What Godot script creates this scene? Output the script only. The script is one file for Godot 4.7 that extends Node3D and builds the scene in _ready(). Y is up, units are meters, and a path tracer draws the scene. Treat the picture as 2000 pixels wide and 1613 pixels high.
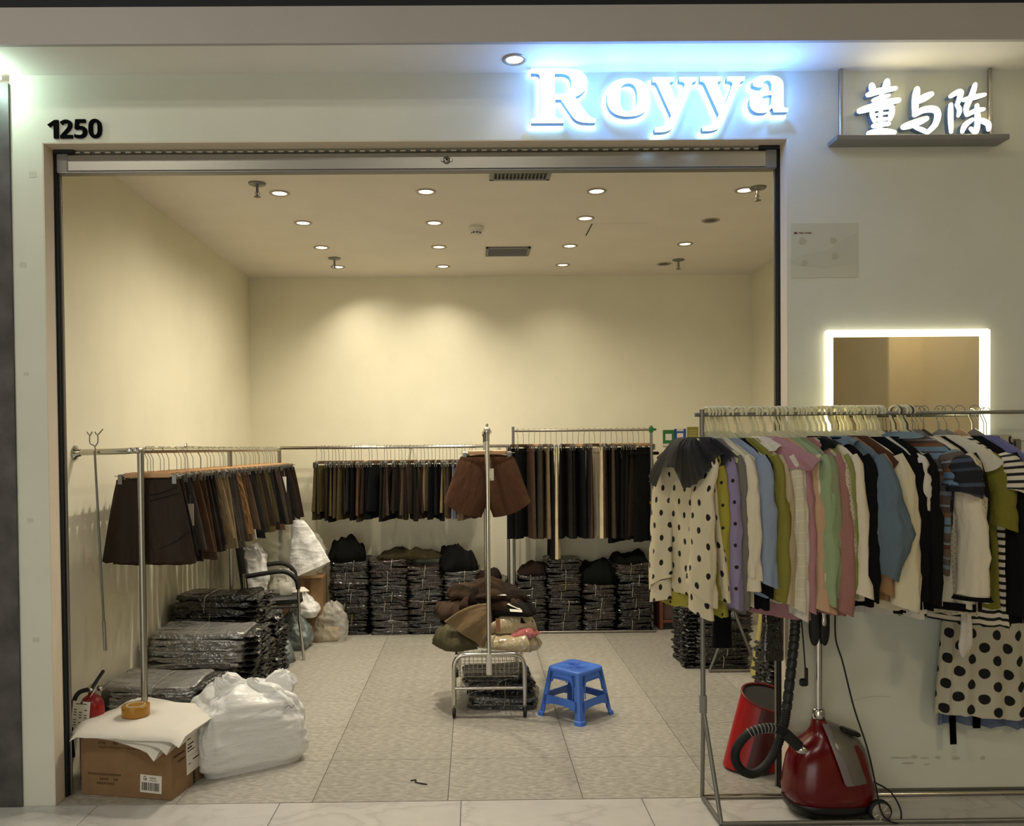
extends Node3D
# Small clothes shop seen from the mall concourse: y up, metres, shop front in the plane z = 0, shop behind it (z < 0).

var rng := RandomNumberGenerator.new()
var noise := FastNoiseLite.new()
var fine := FastNoiseLite.new()
var used := {}
var mats := {}
var shapes := {}

func _ready():
	rng.seed = 7
	# ---- camera
	var cam := Camera3D.new()
	cam.name = "camera"
	cam.projection = Camera3D.PROJECTION_FRUSTUM
	cam.near = 0.05
	cam.far = 60.0
	cam.size = 1613.0 / 1600.0 * 0.05
	cam.frustum_offset = Vector2((1000.0 - 938.8) / 1600.0 * 0.05, (903.5 - 806.5) / 1600.0 * 0.05)
	cam.position = Vector3(0, 1.5584, 3.5996)
	cam.rotation_order = EULER_ORDER_YXZ
	cam.rotation = Vector3(-0.01791, -0.00845, -0.00934)
	add_child(cam)
	cam.current = true
	# ---- surroundings: rooms are closed, no sky gets in
	var we := WorldEnvironment.new()
	we.name = "surroundings"
	var env := Environment.new()
	env.background_mode = Environment.BG_COLOR
	env.background_color = Color(0.004, 0.006, 0.01)
	env.tonemap_mode = Environment.TONE_MAPPER_LINEAR
	env.tonemap_exposure = 1.45
	env.sdfgi_enabled = true
	env.ssao_enabled = true
	env.ssil_enabled = true
	we.environment = env
	add_child(we)
	# ---- concourse ceiling panels (outside the frame, behind and above the viewer)
	for q in PANELS:
		area_lamp(q)
	opposite_window()
	noise.noise_type = FastNoiseLite.TYPE_SIMPLEX_SMOOTH
	noise.frequency = 1.0
	noise.seed = 3
	fine.noise_type = FastNoiseLite.TYPE_SIMPLEX
	fine.fractal_type = FastNoiseLite.FRACTAL_RIDGED
	fine.fractal_octaves = 3
	fine.frequency = 1.0
	fine.seed = 11
	materials()
	shell()
	floors()
	shop_ceiling()
	facade_fittings()
	sign_letters()
	hanging_sign()
	lit_mirror()
	front_rack()
	left_rail()
	back_rail()
	back_rack()
	display_stand()
	stool()
	shelves_and_notices()
	back_columns()
	left_piles()
	right_piles()
	back_corner()
	front_left()
	steamer()

const PANELS = [
	# x, z, width, depth, energy, colour
	[-2.6, 2.4, 1.2, 0.3, 1.2, Color(1.0, 0.97, 0.90)],
	[0.0, 3.0, 1.2, 0.3, 0.7, Color(1.0, 0.97, 0.90)],
	[2.7, 3.6, 1.2, 0.3, 0.15, Color(1.0, 0.95, 0.85)],
	[4.6, 5.0, 0.8, 0.3, 1.6, Color(1.0, 0.93, 0.80)],
]

# ------------------------------------------------------------------ helpers
func V(x, y, z) -> Vector3:
	return Vector3(x, y, z)

func numbered(n: String) -> String:
	if not used.has(n):
		used[n] = 0
		return n
	used[n] += 1
	return "%s_%03d" % [n, used[n]]

func thing(called, label, category, at = Vector3.ZERO, turn = 0.0, group = "") -> Node3D:
	var o := Node3D.new()
	o.name = numbered(called)
	add_child(o, true)
	o.position = at
	o.rotation.y = turn
	tag(o, label, category, group)
	return o

func tag(o, label, category, group = ""):
	o.set_meta("label", label)
	if category != "":
		o.set_meta("category", category)
	if group != "":
		o.set_meta("group", group)
	return o

func put(called, mesh, material, parent = null, at = Vector3.ZERO, rot = Vector3.ZERO) -> MeshInstance3D:
	var o := MeshInstance3D.new()
	o.name = numbered(called) if parent == null else called
	o.mesh = mesh
	o.material_override = material
	o.position = at
	o.rotation = rot
	if parent == null:
		add_child(o, true)
	else:
		parent.add_child(o, true)
	return o

func struct(called, mesh, material, parent = null, at = Vector3.ZERO) -> MeshInstance3D:
	var o = put(called, mesh, material, parent, at)
	if parent == null:
		o.set_meta("kind", "structure")
	return o

func begin() -> SurfaceTool:
	var s := SurfaceTool.new()
	s.begin(Mesh.PRIMITIVE_TRIANGLES)
	return s

func done(s: SurfaceTool) -> ArrayMesh:
	s.generate_normals()
	s.index()
	return s.commit()

func tri(s: SurfaceTool, a, b, c, ua = Vector2.ZERO, ub = Vector2.ZERO, uc = Vector2.ZERO):
	s.set_uv(ua)
	s.add_vertex(a)
	s.set_uv(ub)
	s.add_vertex(b)
	s.set_uv(uc)
	s.add_vertex(c)

func quad(s: SurfaceTool, a, b, c, d):
	tri(s, a, b, c, Vector2(0, 0), Vector2(1, 0), Vector2(1, 1))
	tri(s, a, c, d, Vector2(0, 0), Vector2(1, 1), Vector2(0, 1))

# rows of points joined into a skin; texture coordinates run in metres
func loft(s: SurfaceTool, rows: Array, closed = true, cap_a = false, cap_b = false, smooth = true):
	s.set_smooth_group(0 if smooth else -1)
	var n: int = rows[0].size()
	var us := []
	var big: PackedVector3Array = rows[rows.size() / 2]
	var acc := 0.0
	for j in n + 1:
		us.append(acc)
		acc += big[j % n].distance_to(big[(j + 1) % n])
	var v0 := 0.0
	var m: int = n if closed else n - 1
	for i in rows.size() - 1:
		var a: PackedVector3Array = rows[i]
		var b: PackedVector3Array = rows[i + 1]
		var v1: float = v0 + (a[0].distance_to(b[0]) + a[n / 2].distance_to(b[n / 2])) * 0.5
		for j in m:
			var k := (j + 1) % n
			tri(s, a[j], b[j], b[k], Vector2(us[j], v0), Vector2(us[j], v1), Vector2(us[j + 1], v1))
			tri(s, a[j], b[k], a[k], Vector2(us[j], v0), Vector2(us[j + 1], v1), Vector2(us[j + 1], v0))
		v0 = v1
	if cap_a:
		cap(s, rows[0], false)
	if cap_b:
		cap(s, rows[-1], true)

func cap(s: SurfaceTool, row: PackedVector3Array, flip: bool):
	s.set_smooth_group(-1)
	var c := Vector3.ZERO
	for p in row:
		c += p
	c /= row.size()
	for j in row.size():
		var k := (j + 1) % row.size()
		if flip:
			tri(s, c, row[k], row[j])
		else:
			tri(s, c, row[j], row[k])

# box with chamfered edges, optionally turned
func box(s: SurfaceTool, c: Vector3, size: Vector3, b = 0.0, basis = Basis()):
	var h := size * 0.5
	b = minf(b, minf(h.x, minf(h.y, h.z)) * 0.9)
	var rows := []
	var levels = [[-h.y, b], [-h.y + b, 0.0], [h.y - b, 0.0], [h.y, b]] if b > 0.0 else [[-h.y, 0.0], [h.y, 0.0]]
	for l in levels:
		var x: float = h.x - l[1]
		var z: float = h.z - l[1]
		var r := PackedVector3Array()
		if b > 0.0:
			for q in [[x, z - b], [x - b, z], [-x + b, z], [-x, z - b], [-x, -z + b], [-x + b, -z], [x - b, -z], [x, -z + b]]:
				r.append(c + basis * Vector3(q[0], l[0], q[1]))
		else:
			for q in [[x, z], [-x, z], [-x, -z], [x, -z]]:
				r.append(c + basis * Vector3(q[0], l[0], q[1]))
		rows.append(r)
	loft(s, rows, true, true, true, false)

func boxm(size: Vector3, b = 0.0) -> ArrayMesh:
	var key := "b%s%s" % [size, b]
	if not shapes.has(key):
		var s := begin()
		box(s, Vector3.ZERO, size, b)
		shapes[key] = done(s)
	return shapes[key]

# tube along points; radius a number or a list
func tube(s: SurfaceTool, pts, radius, n = 8, flat = 1.0, caps = true):
	var rows := []
	var up := Vector3.ZERO
	for i in pts.size():
		var d: Vector3 = (pts[mini(i + 1, pts.size() - 1)] - pts[maxi(i - 1, 0)]).normalized()
		if i == 0:
			up = d.cross(Vector3(0.31, 0.2, 0.93)).normalized()
			if absf(d.y) > 0.9:
				up = d.cross(Vector3(0, 0, 1)).normalized()
		up = (up - d * up.dot(d)).normalized()
		var side := d.cross(up)
		var r: float = radius[i] if radius is Array else radius
		var row := PackedVector3Array()
		for j in n:
			var a = TAU * j / n
			row.append(pts[i] + up * cos(a) * r + side * sin(a) * r * flat)
		rows.append(row)
	loft(s, rows, true, caps, caps)

func rod(a: Vector3, b: Vector3, r: float, n = 10) -> ArrayMesh:
	var s := begin()
	tube(s, [a, b], r, n)
	return done(s)

# smooth path through points
func curve(pts, per = 6) -> Array:
	var out := []
	for i in pts.size() - 1:
		var a: Vector3 = pts[maxi(i - 1, 0)]
		var b: Vector3 = pts[i]
		var c: Vector3 = pts[i + 1]
		var d: Vector3 = pts[mini(i + 2, pts.size() - 1)]
		for k in per:
			out.append(b.cubic_interpolate(c, a, d, float(k) / per))
	out.append(pts[-1])
	return out

# profile [radius, height] turned about y
func lathe(s: SurfaceTool, prof, n = 20, at = Vector3.ZERO, basis = Basis(), smooth = true):
	var rows := []
	for p in prof:
		var r := PackedVector3Array()
		for j in n:
			var a = TAU * j / n
			r.append(at + basis * Vector3(cos(a) * p[0], p[1], sin(a) * p[0]))
		rows.append(r)
	loft(s, rows, true, prof[0][0] > 0.0001, prof[-1][0] > 0.0001, smooth)

# flat outline (in x, y) given a thickness along z
func prism(s: SurfaceTool, poly: PackedVector2Array, z0: float, z1: float):
	if Geometry2D.is_polygon_clockwise(poly):
		poly.reverse()
	var idx := Geometry2D.triangulate_polygon(poly)
	s.set_smooth_group(-1)
	for k in range(0, idx.size(), 3):
		var a := poly[idx[k]]
		var b := poly[idx[k + 1]]
		var c := poly[idx[k + 2]]
		if (b - a).cross(c - a) < 0.0:
			var t := b
			b = c
			c = t
		tri(s, V(a.x, a.y, z1), V(c.x, c.y, z1), V(b.x, b.y, z1), a, c, b)
		tri(s, V(a.x, a.y, z0), V(b.x, b.y, z0), V(c.x, c.y, z0), a, b, c)
	for k in poly.size():
		var p := poly[k]
		var q := poly[(k + 1) % poly.size()]
		quad(s, V(p.x, p.y, z0), V(p.x, p.y, z1), V(q.x, q.y, z1), V(q.x, q.y, z0))

const ORD = ["first", "second", "third", "fourth", "fifth", "sixth", "seventh", "eighth", "ninth", "tenth", "eleventh", "twelfth", "thirteenth", "fourteenth", "fifteenth", "sixteenth", "seventeenth", "eighteenth", "nineteenth"]
const TENS = {2: ["twentieth", "twenty-"], 3: ["thirtieth", "thirty-"], 4: ["fortieth", "forty-"], 5: ["fiftieth", "fifty-"]}
func nth(i: int) -> String:
	if i < 20:
		return ORD[i - 1]
	return TENS[i / 10][0] if i % 10 == 0 else TENS[i / 10][1] + ORD[i % 10 - 1]

# ------------------------------------------------------------------ materials
func mat(key: String, c: Color = Color.WHITE, rough = 0.8, metal = 0.0) -> StandardMaterial3D:
	if mats.has(key):
		return mats[key]
	var m := StandardMaterial3D.new()
	m.resource_name = key
	m.albedo_color = c
	m.roughness = rough
	m.metallic = metal
	mats[key] = m
	return m

func ntex(freq: float, ramp = null, size = 512, oct = 4, type = FastNoiseLite.TYPE_SIMPLEX_SMOOTH, ridged = false, sd = 1, nrm = false, bump = 4.0) -> NoiseTexture2D:
	var t := NoiseTexture2D.new()
	var f := FastNoiseLite.new()
	f.noise_type = type
	f.frequency = freq
	f.seed = sd
	f.fractal_type = FastNoiseLite.FRACTAL_RIDGED if ridged else FastNoiseLite.FRACTAL_FBM
	f.fractal_octaves = oct
	t.noise = f
	t.width = size
	t.height = size
	t.seamless = true
	t.as_normal_map = nrm
	t.bump_strength = bump
	if ramp != null:
		var g := Gradient.new()
		g.offsets = PackedFloat32Array(ramp[0])
		g.colors = PackedColorArray(ramp[1])
		t.color_ramp = g
	return t

func tri_uv(m: StandardMaterial3D, scale, world = true):
	m.uv1_triplanar = true
	m.uv1_world_triplanar = world
	m.uv1_scale = scale if scale is Vector3 else Vector3.ONE * scale
	return m

func relief(m: StandardMaterial3D, tex, cm: float):
	m.heightmap_enabled = true
	m.heightmap_texture = tex
	m.heightmap_scale = cm
	return m

var weave: Texture2D
var crumple: Texture2D
var creases: Texture2D
func materials():
	weave = ntex(0.35, null, 256, 2)
	crumple = ntex(0.012, null, 512, 5, FastNoiseLite.TYPE_SIMPLEX, true, 5)
	creases = ntex(0.013, null, 256, 4, FastNoiseLite.TYPE_SIMPLEX_SMOOTH, false, 15)
	var mottled = ntex(0.006, [[0.0, 0.5, 1.0], [Color(0.975, 0.975, 0.975), Color(0.988, 0.988, 0.988), Color(1, 1, 1)]], 512, 4, FastNoiseLite.TYPE_SIMPLEX_SMOOTH, false, 8)
	for q in [["shop_paint", Color(0.91, 0.89, 0.795)], ["ceiling_paint", Color(0.93, 0.90, 0.85)], ["front_paint", Color(0.83, 0.84, 0.79)], ["trim_paint", Color(0.85, 0.80, 0.72)], ["soffit_paint", Color(0.93, 0.92, 0.89)], ["fascia_paint", Color(0.70, 0.69, 0.68)], ["far_paint", Color(0.84, 0.78, 0.64)]]:
		var m = mat(q[0], q[1], 0.75)
		m.albedo_texture = mottled
		tri_uv(m, 0.6)
	var stone = ntex(0.011, [[0.0, 0.35, 0.55, 0.72, 1.0], [Color(0.53, 0.515, 0.48), Color(0.60, 0.585, 0.545), Color(0.635, 0.62, 0.58), Color(0.665, 0.65, 0.61), Color(0.74, 0.72, 0.68)]], 1024, 6, FastNoiseLite.TYPE_SIMPLEX_SMOOTH, false, 21)
	for k in 3:
		var m = mat("floor_tile_%d" % k, Color(1, 1, 1).darkened(0.03 * k), 0.42)
		m.albedo_texture = stone
		m.roughness_texture = null
		tri_uv(m, Vector3(1.5, 1, 3.6))
		m.uv1_offset = V(0.37 * k, 0, 0.21 * k)
	var veins = ntex(0.0035, [[0.0, 0.45, 0.62, 0.70, 0.76, 1.0], [Color(0.74, 0.73, 0.71), Color(0.77, 0.76, 0.74), Color(0.75, 0.74, 0.72), Color(0.71, 0.70, 0.68), Color(0.76, 0.75, 0.73), Color(0.79, 0.78, 0.76)]], 1024, 5, FastNoiseLite.TYPE_SIMPLEX_SMOOTH, true, 33)
	for k in 2:
		var m = mat("marble_%d" % k, Color(1, 1, 1).darkened(0.02 * k), 0.12)
		m.albedo_texture = veins
		tri_uv(m, Vector3(0.35, 1, 0.5))
		m.uv1_offset = V(0.3 * k, 0, 0.7 * k)
	mat("grout", Color(0.36, 0.34, 0.31), 0.9)
	mat("chrome", Color(0.78, 0.77, 0.74), 0.16, 1.0)
	mat("steel", Color(0.62, 0.61, 0.58), 0.3, 1.0)
	mat("dull_steel", Color(0.52, 0.52, 0.51), 0.42, 0.9)
	mat("rail_grey", Color(0.50, 0.50, 0.48), 0.38, 0.6)
	var sh = mat("shutter_steel", Color(0.66, 0.65, 0.62), 0.36, 0.7)
	relief(sh, ntex(0.01, null, 256, 3), 0.012)
	tri_uv(sh, 1.4)
	mat("slot_dark", Color(0.05, 0.045, 0.05), 0.6)
	mat("black_plastic", Color(0.035, 0.036, 0.04), 0.4)
	mat("black_rubber", Color(0.03, 0.03, 0.03), 0.65)
	mat("dark_iron", Color(0.09, 0.09, 0.10), 0.5)
	mat("white_plastic", Color(0.86, 0.85, 0.80), 0.45)
	mat("grey_plastic", Color(0.50, 0.50, 0.49), 0.45)
	mat("paper", Color(0.85, 0.83, 0.79), 0.8)
	mat("tag_card", Color(0.80, 0.77, 0.71), 0.7)
	mat("kraft_tag", Color(0.66, 0.47, 0.36), 0.8)
	mat("ink", Color(0.06, 0.06, 0.06), 0.8)
	mat("string", Color(0.62, 0.60, 0.54), 0.8)
	var wood = mat("hanger_wood", Color(0.74, 0.585, 0.43), 0.5)
	relief(wood, ntex(0.02, null, 256, 3), 0.01)
	tri_uv(wood, V(2, 20, 20), false)
	mat("hanger_wood_dark", Color(0.36, 0.27, 0.18), 0.6)
	var hp = mat("hanger_plastic", Color(0.86, 0.85, 0.74), 0.35)
	hp.backlight_enabled = true
	hp.backlight = Color(0.75, 0.72, 0.55)
	mat("hanger_dark", Color(0.22, 0.19, 0.16), 0.5)
	var led = mat("led_tube", Color(1, 1, 1), 0.5)
	led.emission_enabled = true
	led.emission = Color(1.0, 0.96, 0.80)
	led.emission_energy_multiplier = 1.25
	var lf = mat("letter_face", Color(1, 1, 1), 0.5)
	lf.emission_enabled = true
	lf.emission = Color(0.66, 0.82, 1.0)
	lf.emission_energy_multiplier = 2.6
	var lh = mat("letter_halo", Color(1, 1, 1), 0.5)
	lh.emission_enabled = true
	lh.emission = Color(0.58, 0.80, 1.0)
	lh.emission_energy_multiplier = 3.6
	mat("letter_side", Color(0.42, 0.52, 0.66), 0.5)
	var gf = mat("glyph_face", Color(1, 1, 1), 0.5)
	gf.emission_enabled = true
	gf.emission = Color(1.0, 0.98, 0.88)
	gf.emission_energy_multiplier = 1.5
	for q in [["lamp_on", Color(1.0, 0.94, 0.82), 3.0], ["lamp_dim", Color(1.0, 0.92, 0.78), 1.3], ["lamp_white", Color(1.0, 0.96, 0.90), 2.5]]:
		var m = mat(q[0], Color(1, 1, 1), 0.5)
		m.emission_enabled = true
		m.emission = q[1]
		m.emission_energy_multiplier = q[2]
	mat("lamp_off", Color(0.10, 0.09, 0.08), 0.3, 0.5)
	mat("lamp_rim", Color(0.66, 0.62, 0.56), 0.35, 0.4)
	mat("mirror_glass", Color(0.95, 0.95, 0.92), 0.03, 1.0)
	mat("blue_plastic", Color(0.26, 0.44, 0.80), 0.34)
	mat("tape", Color(0.62, 0.43, 0.10), 0.25)
	mat("extinguisher_red", Color(0.55, 0.04, 0.04), 0.3)
	mat("steamer_red", Color(0.36, 0.02, 0.04), 0.22)
	mat("bin_red", Color(0.62, 0.03, 0.05), 0.35)
	mat("bin_maroon", Color(0.28, 0.04, 0.05), 0.4)
	var bc = mat("cardboard", Color(0.52, 0.405, 0.275), 0.85)
	bc.albedo_texture = ntex(0.02, [[0.0, 1.0], [Color(0.92, 0.92, 0.92), Color(1, 1, 1)]], 256, 4)
	tri_uv(bc, 2.0)
	mat("box_print", Color(0.27, 0.18, 0.11), 0.85)
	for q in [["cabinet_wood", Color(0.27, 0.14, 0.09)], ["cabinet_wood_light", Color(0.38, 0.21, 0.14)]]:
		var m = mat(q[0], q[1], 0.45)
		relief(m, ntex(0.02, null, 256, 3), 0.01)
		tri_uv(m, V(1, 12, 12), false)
	var pb = mat("white_bag", Color(0.93, 0.93, 0.92), 0.30)
	pb.backlight_enabled = true
	pb.backlight = Color(0.5, 0.5, 0.5)
	relief(pb, crumple, 0.7)
	tri_uv(pb, V(0.7, 1.5, 0.7))
	var wf = mat("white_film", Color(0.93, 0.93, 0.92, 0.84), 0.30)
	wf.transparency = BaseMaterial3D.TRANSPARENCY_ALPHA
	relief(wf, crumple, 0.8)
	tri_uv(wf, V(0.6, 1.5, 0.6))
	var gb = mat("grey_bag", Color(0.42, 0.46, 0.46), 0.22)
	gb.backlight_enabled = true
	gb.backlight = Color(0.3, 0.3, 0.3)
	relief(gb, crumple, 0.6)
	tri_uv(gb, 2.5)
	var cb = mat("clear_bag", Color(0.84, 0.83, 0.79, 0.36), 0.3)
	cb.transparency = BaseMaterial3D.TRANSPARENCY_ALPHA
	relief(cb, crumple, 0.5)
	tri_uv(cb, 2.0)
	# plastic-wrapped clothes: glossy film over dark cloth
	for q in [["pack_black", Color(0.075, 0.07, 0.062)], ["pack_brown", Color(0.16, 0.115, 0.09)], ["pack_coal", Color(0.15, 0.145, 0.135)], ["pack_grey", Color(0.30, 0.295, 0.285)], ["pack_silver", Color(0.66, 0.655, 0.645)], ["pack_cream", Color(0.72, 0.66, 0.52)], ["pack_pink", Color(0.75, 0.42, 0.42)]]:
		var m = mat(q[0], q[1], 0.15)
		m.metallic = 0.45 if q[0] == "pack_silver" else (0.25 if q[0] == "pack_grey" else 0.0)
		m.metallic_specular = 1.0
		relief(m, crumple, 0.8)
		tri_uv(m, 1.5)

# cloth of one colour; sheen and a fine weave
func cloth(key: String, c: Color, rough = 0.9, kind = "") -> StandardMaterial3D:
	key = "cloth_" + key
	if mats.has(key):
		return mats[key]
	var m = mat(key, c, rough)
	m.metallic_specular = 0.3
	relief(m, creases, 1.0)
	m.uv1_scale = V(2.6, 0.9, 1)
	if kind == "shine":
		m.roughness = 0.38
	if kind == "sheer":
		m.backlight_enabled = true
		m.backlight = Color(0.5, 0.5, 0.5)
	return m

func print_cloth(key: String, img: Image, metres: Vector2, sheer = false) -> StandardMaterial3D:
	key = "print_" + key
	if mats.has(key):
		return mats[key]
	var m = mat(key, Color.WHITE, 0.88)
	m.albedo_texture = ImageTexture.create_from_image(img)
	m.uv1_scale = V(1.0 / metres.x, 1.0 / metres.y, 1)
	if sheer:
		m.backlight_enabled = true
		m.backlight = Color(0.35, 0.35, 0.35)
	return m

func dots(ground: Color, dot: Color, radius: float) -> Image:
	var im := Image.create(128, 128, false, Image.FORMAT_RGB8)
	for y in 128:
		for x in 128:
			var d := 9.0
			for c in [Vector2(0.25, 0.25), Vector2(0.75, 0.75)]:
				d = minf(d, (Vector2(x, y) / 128.0 - c).length())
			im.set_pixel(x, y, ground.lerp(dot, clampf((radius - d) * 40.0 + 0.5, 0, 1)))
	return im

func stripes(bands: Array) -> Image:
	var im := Image.create(4, 256, false, Image.FORMAT_RGB8)
	var y := 0
	for b in bands:
		im.fill_rect(Rect2i(0, y, 4, b[1]), b[0])
		y += b[1]
	return im

# ------------------------------------------------------------------ the building
const XL = -1.861
const XR = 1.388
const YT = 2.902
const YS = 3.192
const H = 3.07
const RL = -1.96
const RR = 2.47
const RB = -3.65

func wall(called, a: Vector3, b: Vector3, m: String, parent = null):
	var s := begin()
	box(s, (a + b) * 0.5, (b - a).abs())
	return struct(called, done(s), mats[m], parent)

func shell():
	# shop room
	wall("wall_left", V(RL - 0.12, -0.1, RB - 0.12), V(RL, H + 0.12, -0.14), "shop_paint")
	wall("wall_back", V(RL - 0.12, -0.1, RB - 0.12), V(RR + 0.12, H + 0.12, RB), "shop_paint")
	wall("wall_right", V(RR, -0.1, RB - 0.12), V(RR + 0.12, H + 0.12, -0.14), "shop_paint")
	# shop front: piers either side of the opening, and the head above it
	wall("wall_front_right", V(XR, -0.1, -0.14), V(5.0, YS, 0.0), "front_paint")
	wall("wall_front_left", V(-1.998, -0.1, -0.14), V(XL, YS, 0.0), "front_paint")
	wall("wall_front_top", V(XL, YT, -0.14), V(XR, YS, 0.0), "front_paint")
	# reveals of the opening, a touch creamier than the front
	var t = wall("trim_1", V(XL, 0.0, -0.079), V(XL + 0.004, YT, -0.001), "trim_paint")
	wall("trim_2", V(XR - 0.004, 0.0, -0.079), V(XR, YT, -0.001), "trim_paint")
	wall("trim_3", V(XL, YT - 0.004, -0.079), V(XR, YT, -0.001), "trim_paint")
	# soffit over the front and its fascia; above it only the dark void under the mall ceiling
	wall("ceiling_soffit", V(-5.0, YS, -0.14), V(5.0, YS + 0.02, 0.27), "soffit_paint")
	wall("wall_fascia", V(-5.0, YS - 0.0015, 0.255), V(5.0, 3.337, 0.275), "fascia_paint")
	mat("void_grey", Color(0.16, 0.18, 0.20), 0.8)
	wall("wall_above", V(-5.0, YS + 0.02, -0.14), V(5.0, 4.4, 0.0), "void_grey")
	wall("ceiling_concourse", V(-5.0, 4.3, 0.0), V(5.6, 4.4, 7.2), "void_grey")
	# darker stone cladding of the neighbouring front on the left
	var dk = mat("stone_cladding", Color(0.36, 0.35, 0.35), 0.5)
	dk.albedo_texture = ntex(0.012, [[0.0, 0.5, 1.0], [Color(0.55, 0.55, 0.56), Color(0.8, 0.8, 0.8), Color(1, 1, 1)]], 512, 5)
	tri_uv(dk, 0.8)
	wall("wall_stone_left", V(-5.0, -0.1, -0.14), V(-1.998, 3.155, 0.012), "stone_cladding")
	wall("wall_stone_head", V(-5.0, 3.155, -0.14), V(-1.998, YS, -0.05), "front_paint")
	# the rest of the concourse, seen only in reflections
	wall("wall_concourse_left", V(-5.1, -0.1, -0.14), V(-5.0, 4.4, 7.2), "far_paint")
	wall("wall_concourse_right", V(5.0, -0.1, -0.14), V(5.1, 4.4, 5.62), "far_paint")
	wall("wall_concourse_end", V(5.0, -0.1, 5.5), V(7.1, 4.4, 5.62), "far_paint")
	wall("wall_opposite", V(-5.0, -0.1, 7.1), V(5.1, 4.4, 7.2), "far_paint")
	wall("wall_pier", V(4.62, 0.0, 5.5), V(5.0, 4.3, 7.1), "far_paint")

func floors():
	var fl = wall("floor_shop", V(RL - 0.1, -0.12, RB - 0.1), V(RR + 0.1, -0.003, 0.0), "grout")
	var x0 := -1.929
	var n := 0
	for i in range(-1, 8):
		for j in 8:
			var a := maxf(RL, x0 + 0.6 * i)
			var b := minf(RR, x0 + 0.6 * (i + 1))
			if b - a < 0.02:
				continue
			var z1 := -0.486 * j
			var z0 := maxf(RB, -0.486 * (j + 1))
			n += 1
			put("tile", boxm(V(b - a - 0.003, 0.008, z1 - z0 - 0.003), 0.001), mats["floor_tile_%d" % ((i * 5 + j * 3 + 7) % 3)], fl, V((a + b) * 0.5, -0.004, (z0 + z1) * 0.5))
	var fc = wall("floor_concourse", V(-5.1, -0.12, 0.0), V(7.1, -0.003, 7.2), "grout")
	for i in range(-5, 7):
		for j in 8:
			var a := -1.67 + 0.8 * i
			put("tile", boxm(V(0.797, 0.008, 0.797), 0.0012), mats["marble_%d" % (absi(i + j) % 2)], fc, V(a + 0.4, -0.004, 0.402 + 0.8 * j))
	# a twist of black thread left on the shop floor
	var s := begin()
	tube(s, curve([V(-0.31, 0.003, -0.215), V(-0.285, 0.004, -0.222), V(-0.285, 0.004, -0.195), V(-0.23, 0.003, -0.17)], 5), 0.0028, 5)
	tag(put("thread", done(s), mats["ink"]), "short twist of black thread lying on the grey shop floor", "thread")

func area_lamp(q):
	var o := Node3D.new()
	o.name = numbered("ceiling_panel_light")
	tag(o, "white rectangular ceiling light of the concourse, %s from the left" % nth(PANELS.find(q) + 1), "ceiling light", "concourse ceiling lights")
	o.position = V(q[0], 4.3, q[1])
	add_child(o)
	var m := StandardMaterial3D.new()
	m.emission_enabled = true
	m.emission = q[5]
	m.emission_energy_multiplier = q[4]
	put("diffuser", boxm(V(q[2], 0.02, q[3])), m, o, V(0, -0.015, 0))
	var l := AreaLight3D.new()
	l.name = "panel_glow"
	l.area_size = Vector2(q[2], q[3])
	l.light_color = q[5]
	l.light_energy = q[4] * 2.2
	l.shadow_enabled = true
	l.set("area_range", 14.0)
	l.position = V(0, -0.03, 0)
	l.rotation.x = -PI / 2
	o.add_child(l)

func opposite_window():
	# the bright window of the shop across the concourse, behind the viewer
	var o := Node3D.new()
	o.name = "lit_shop_window"
	tag(o, "bright shop window on the far side of the concourse, seen only as reflected light", "shop window")
	o.position = V(-2.4, 1.32, 7.08)
	add_child(o)
	var m := StandardMaterial3D.new()
	m.emission_enabled = true
	m.emission = Color(1.0, 0.97, 0.90)
	m.emission_energy_multiplier = 0.25
	put("glowing_pane", boxm(V(4.6, 2.5, 0.02)), m, o)
	var l := AreaLight3D.new()
	l.name = "window_glow"
	l.area_size = Vector2(4.6, 2.5)
	l.light_color = Color(0.98, 0.99, 0.97)
	l.light_energy = 3.9
	l.set("area_range", 14.0)
	l.shadow_enabled = true
	l.position = V(0, 0, -0.03)
	o.add_child(l)

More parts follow.
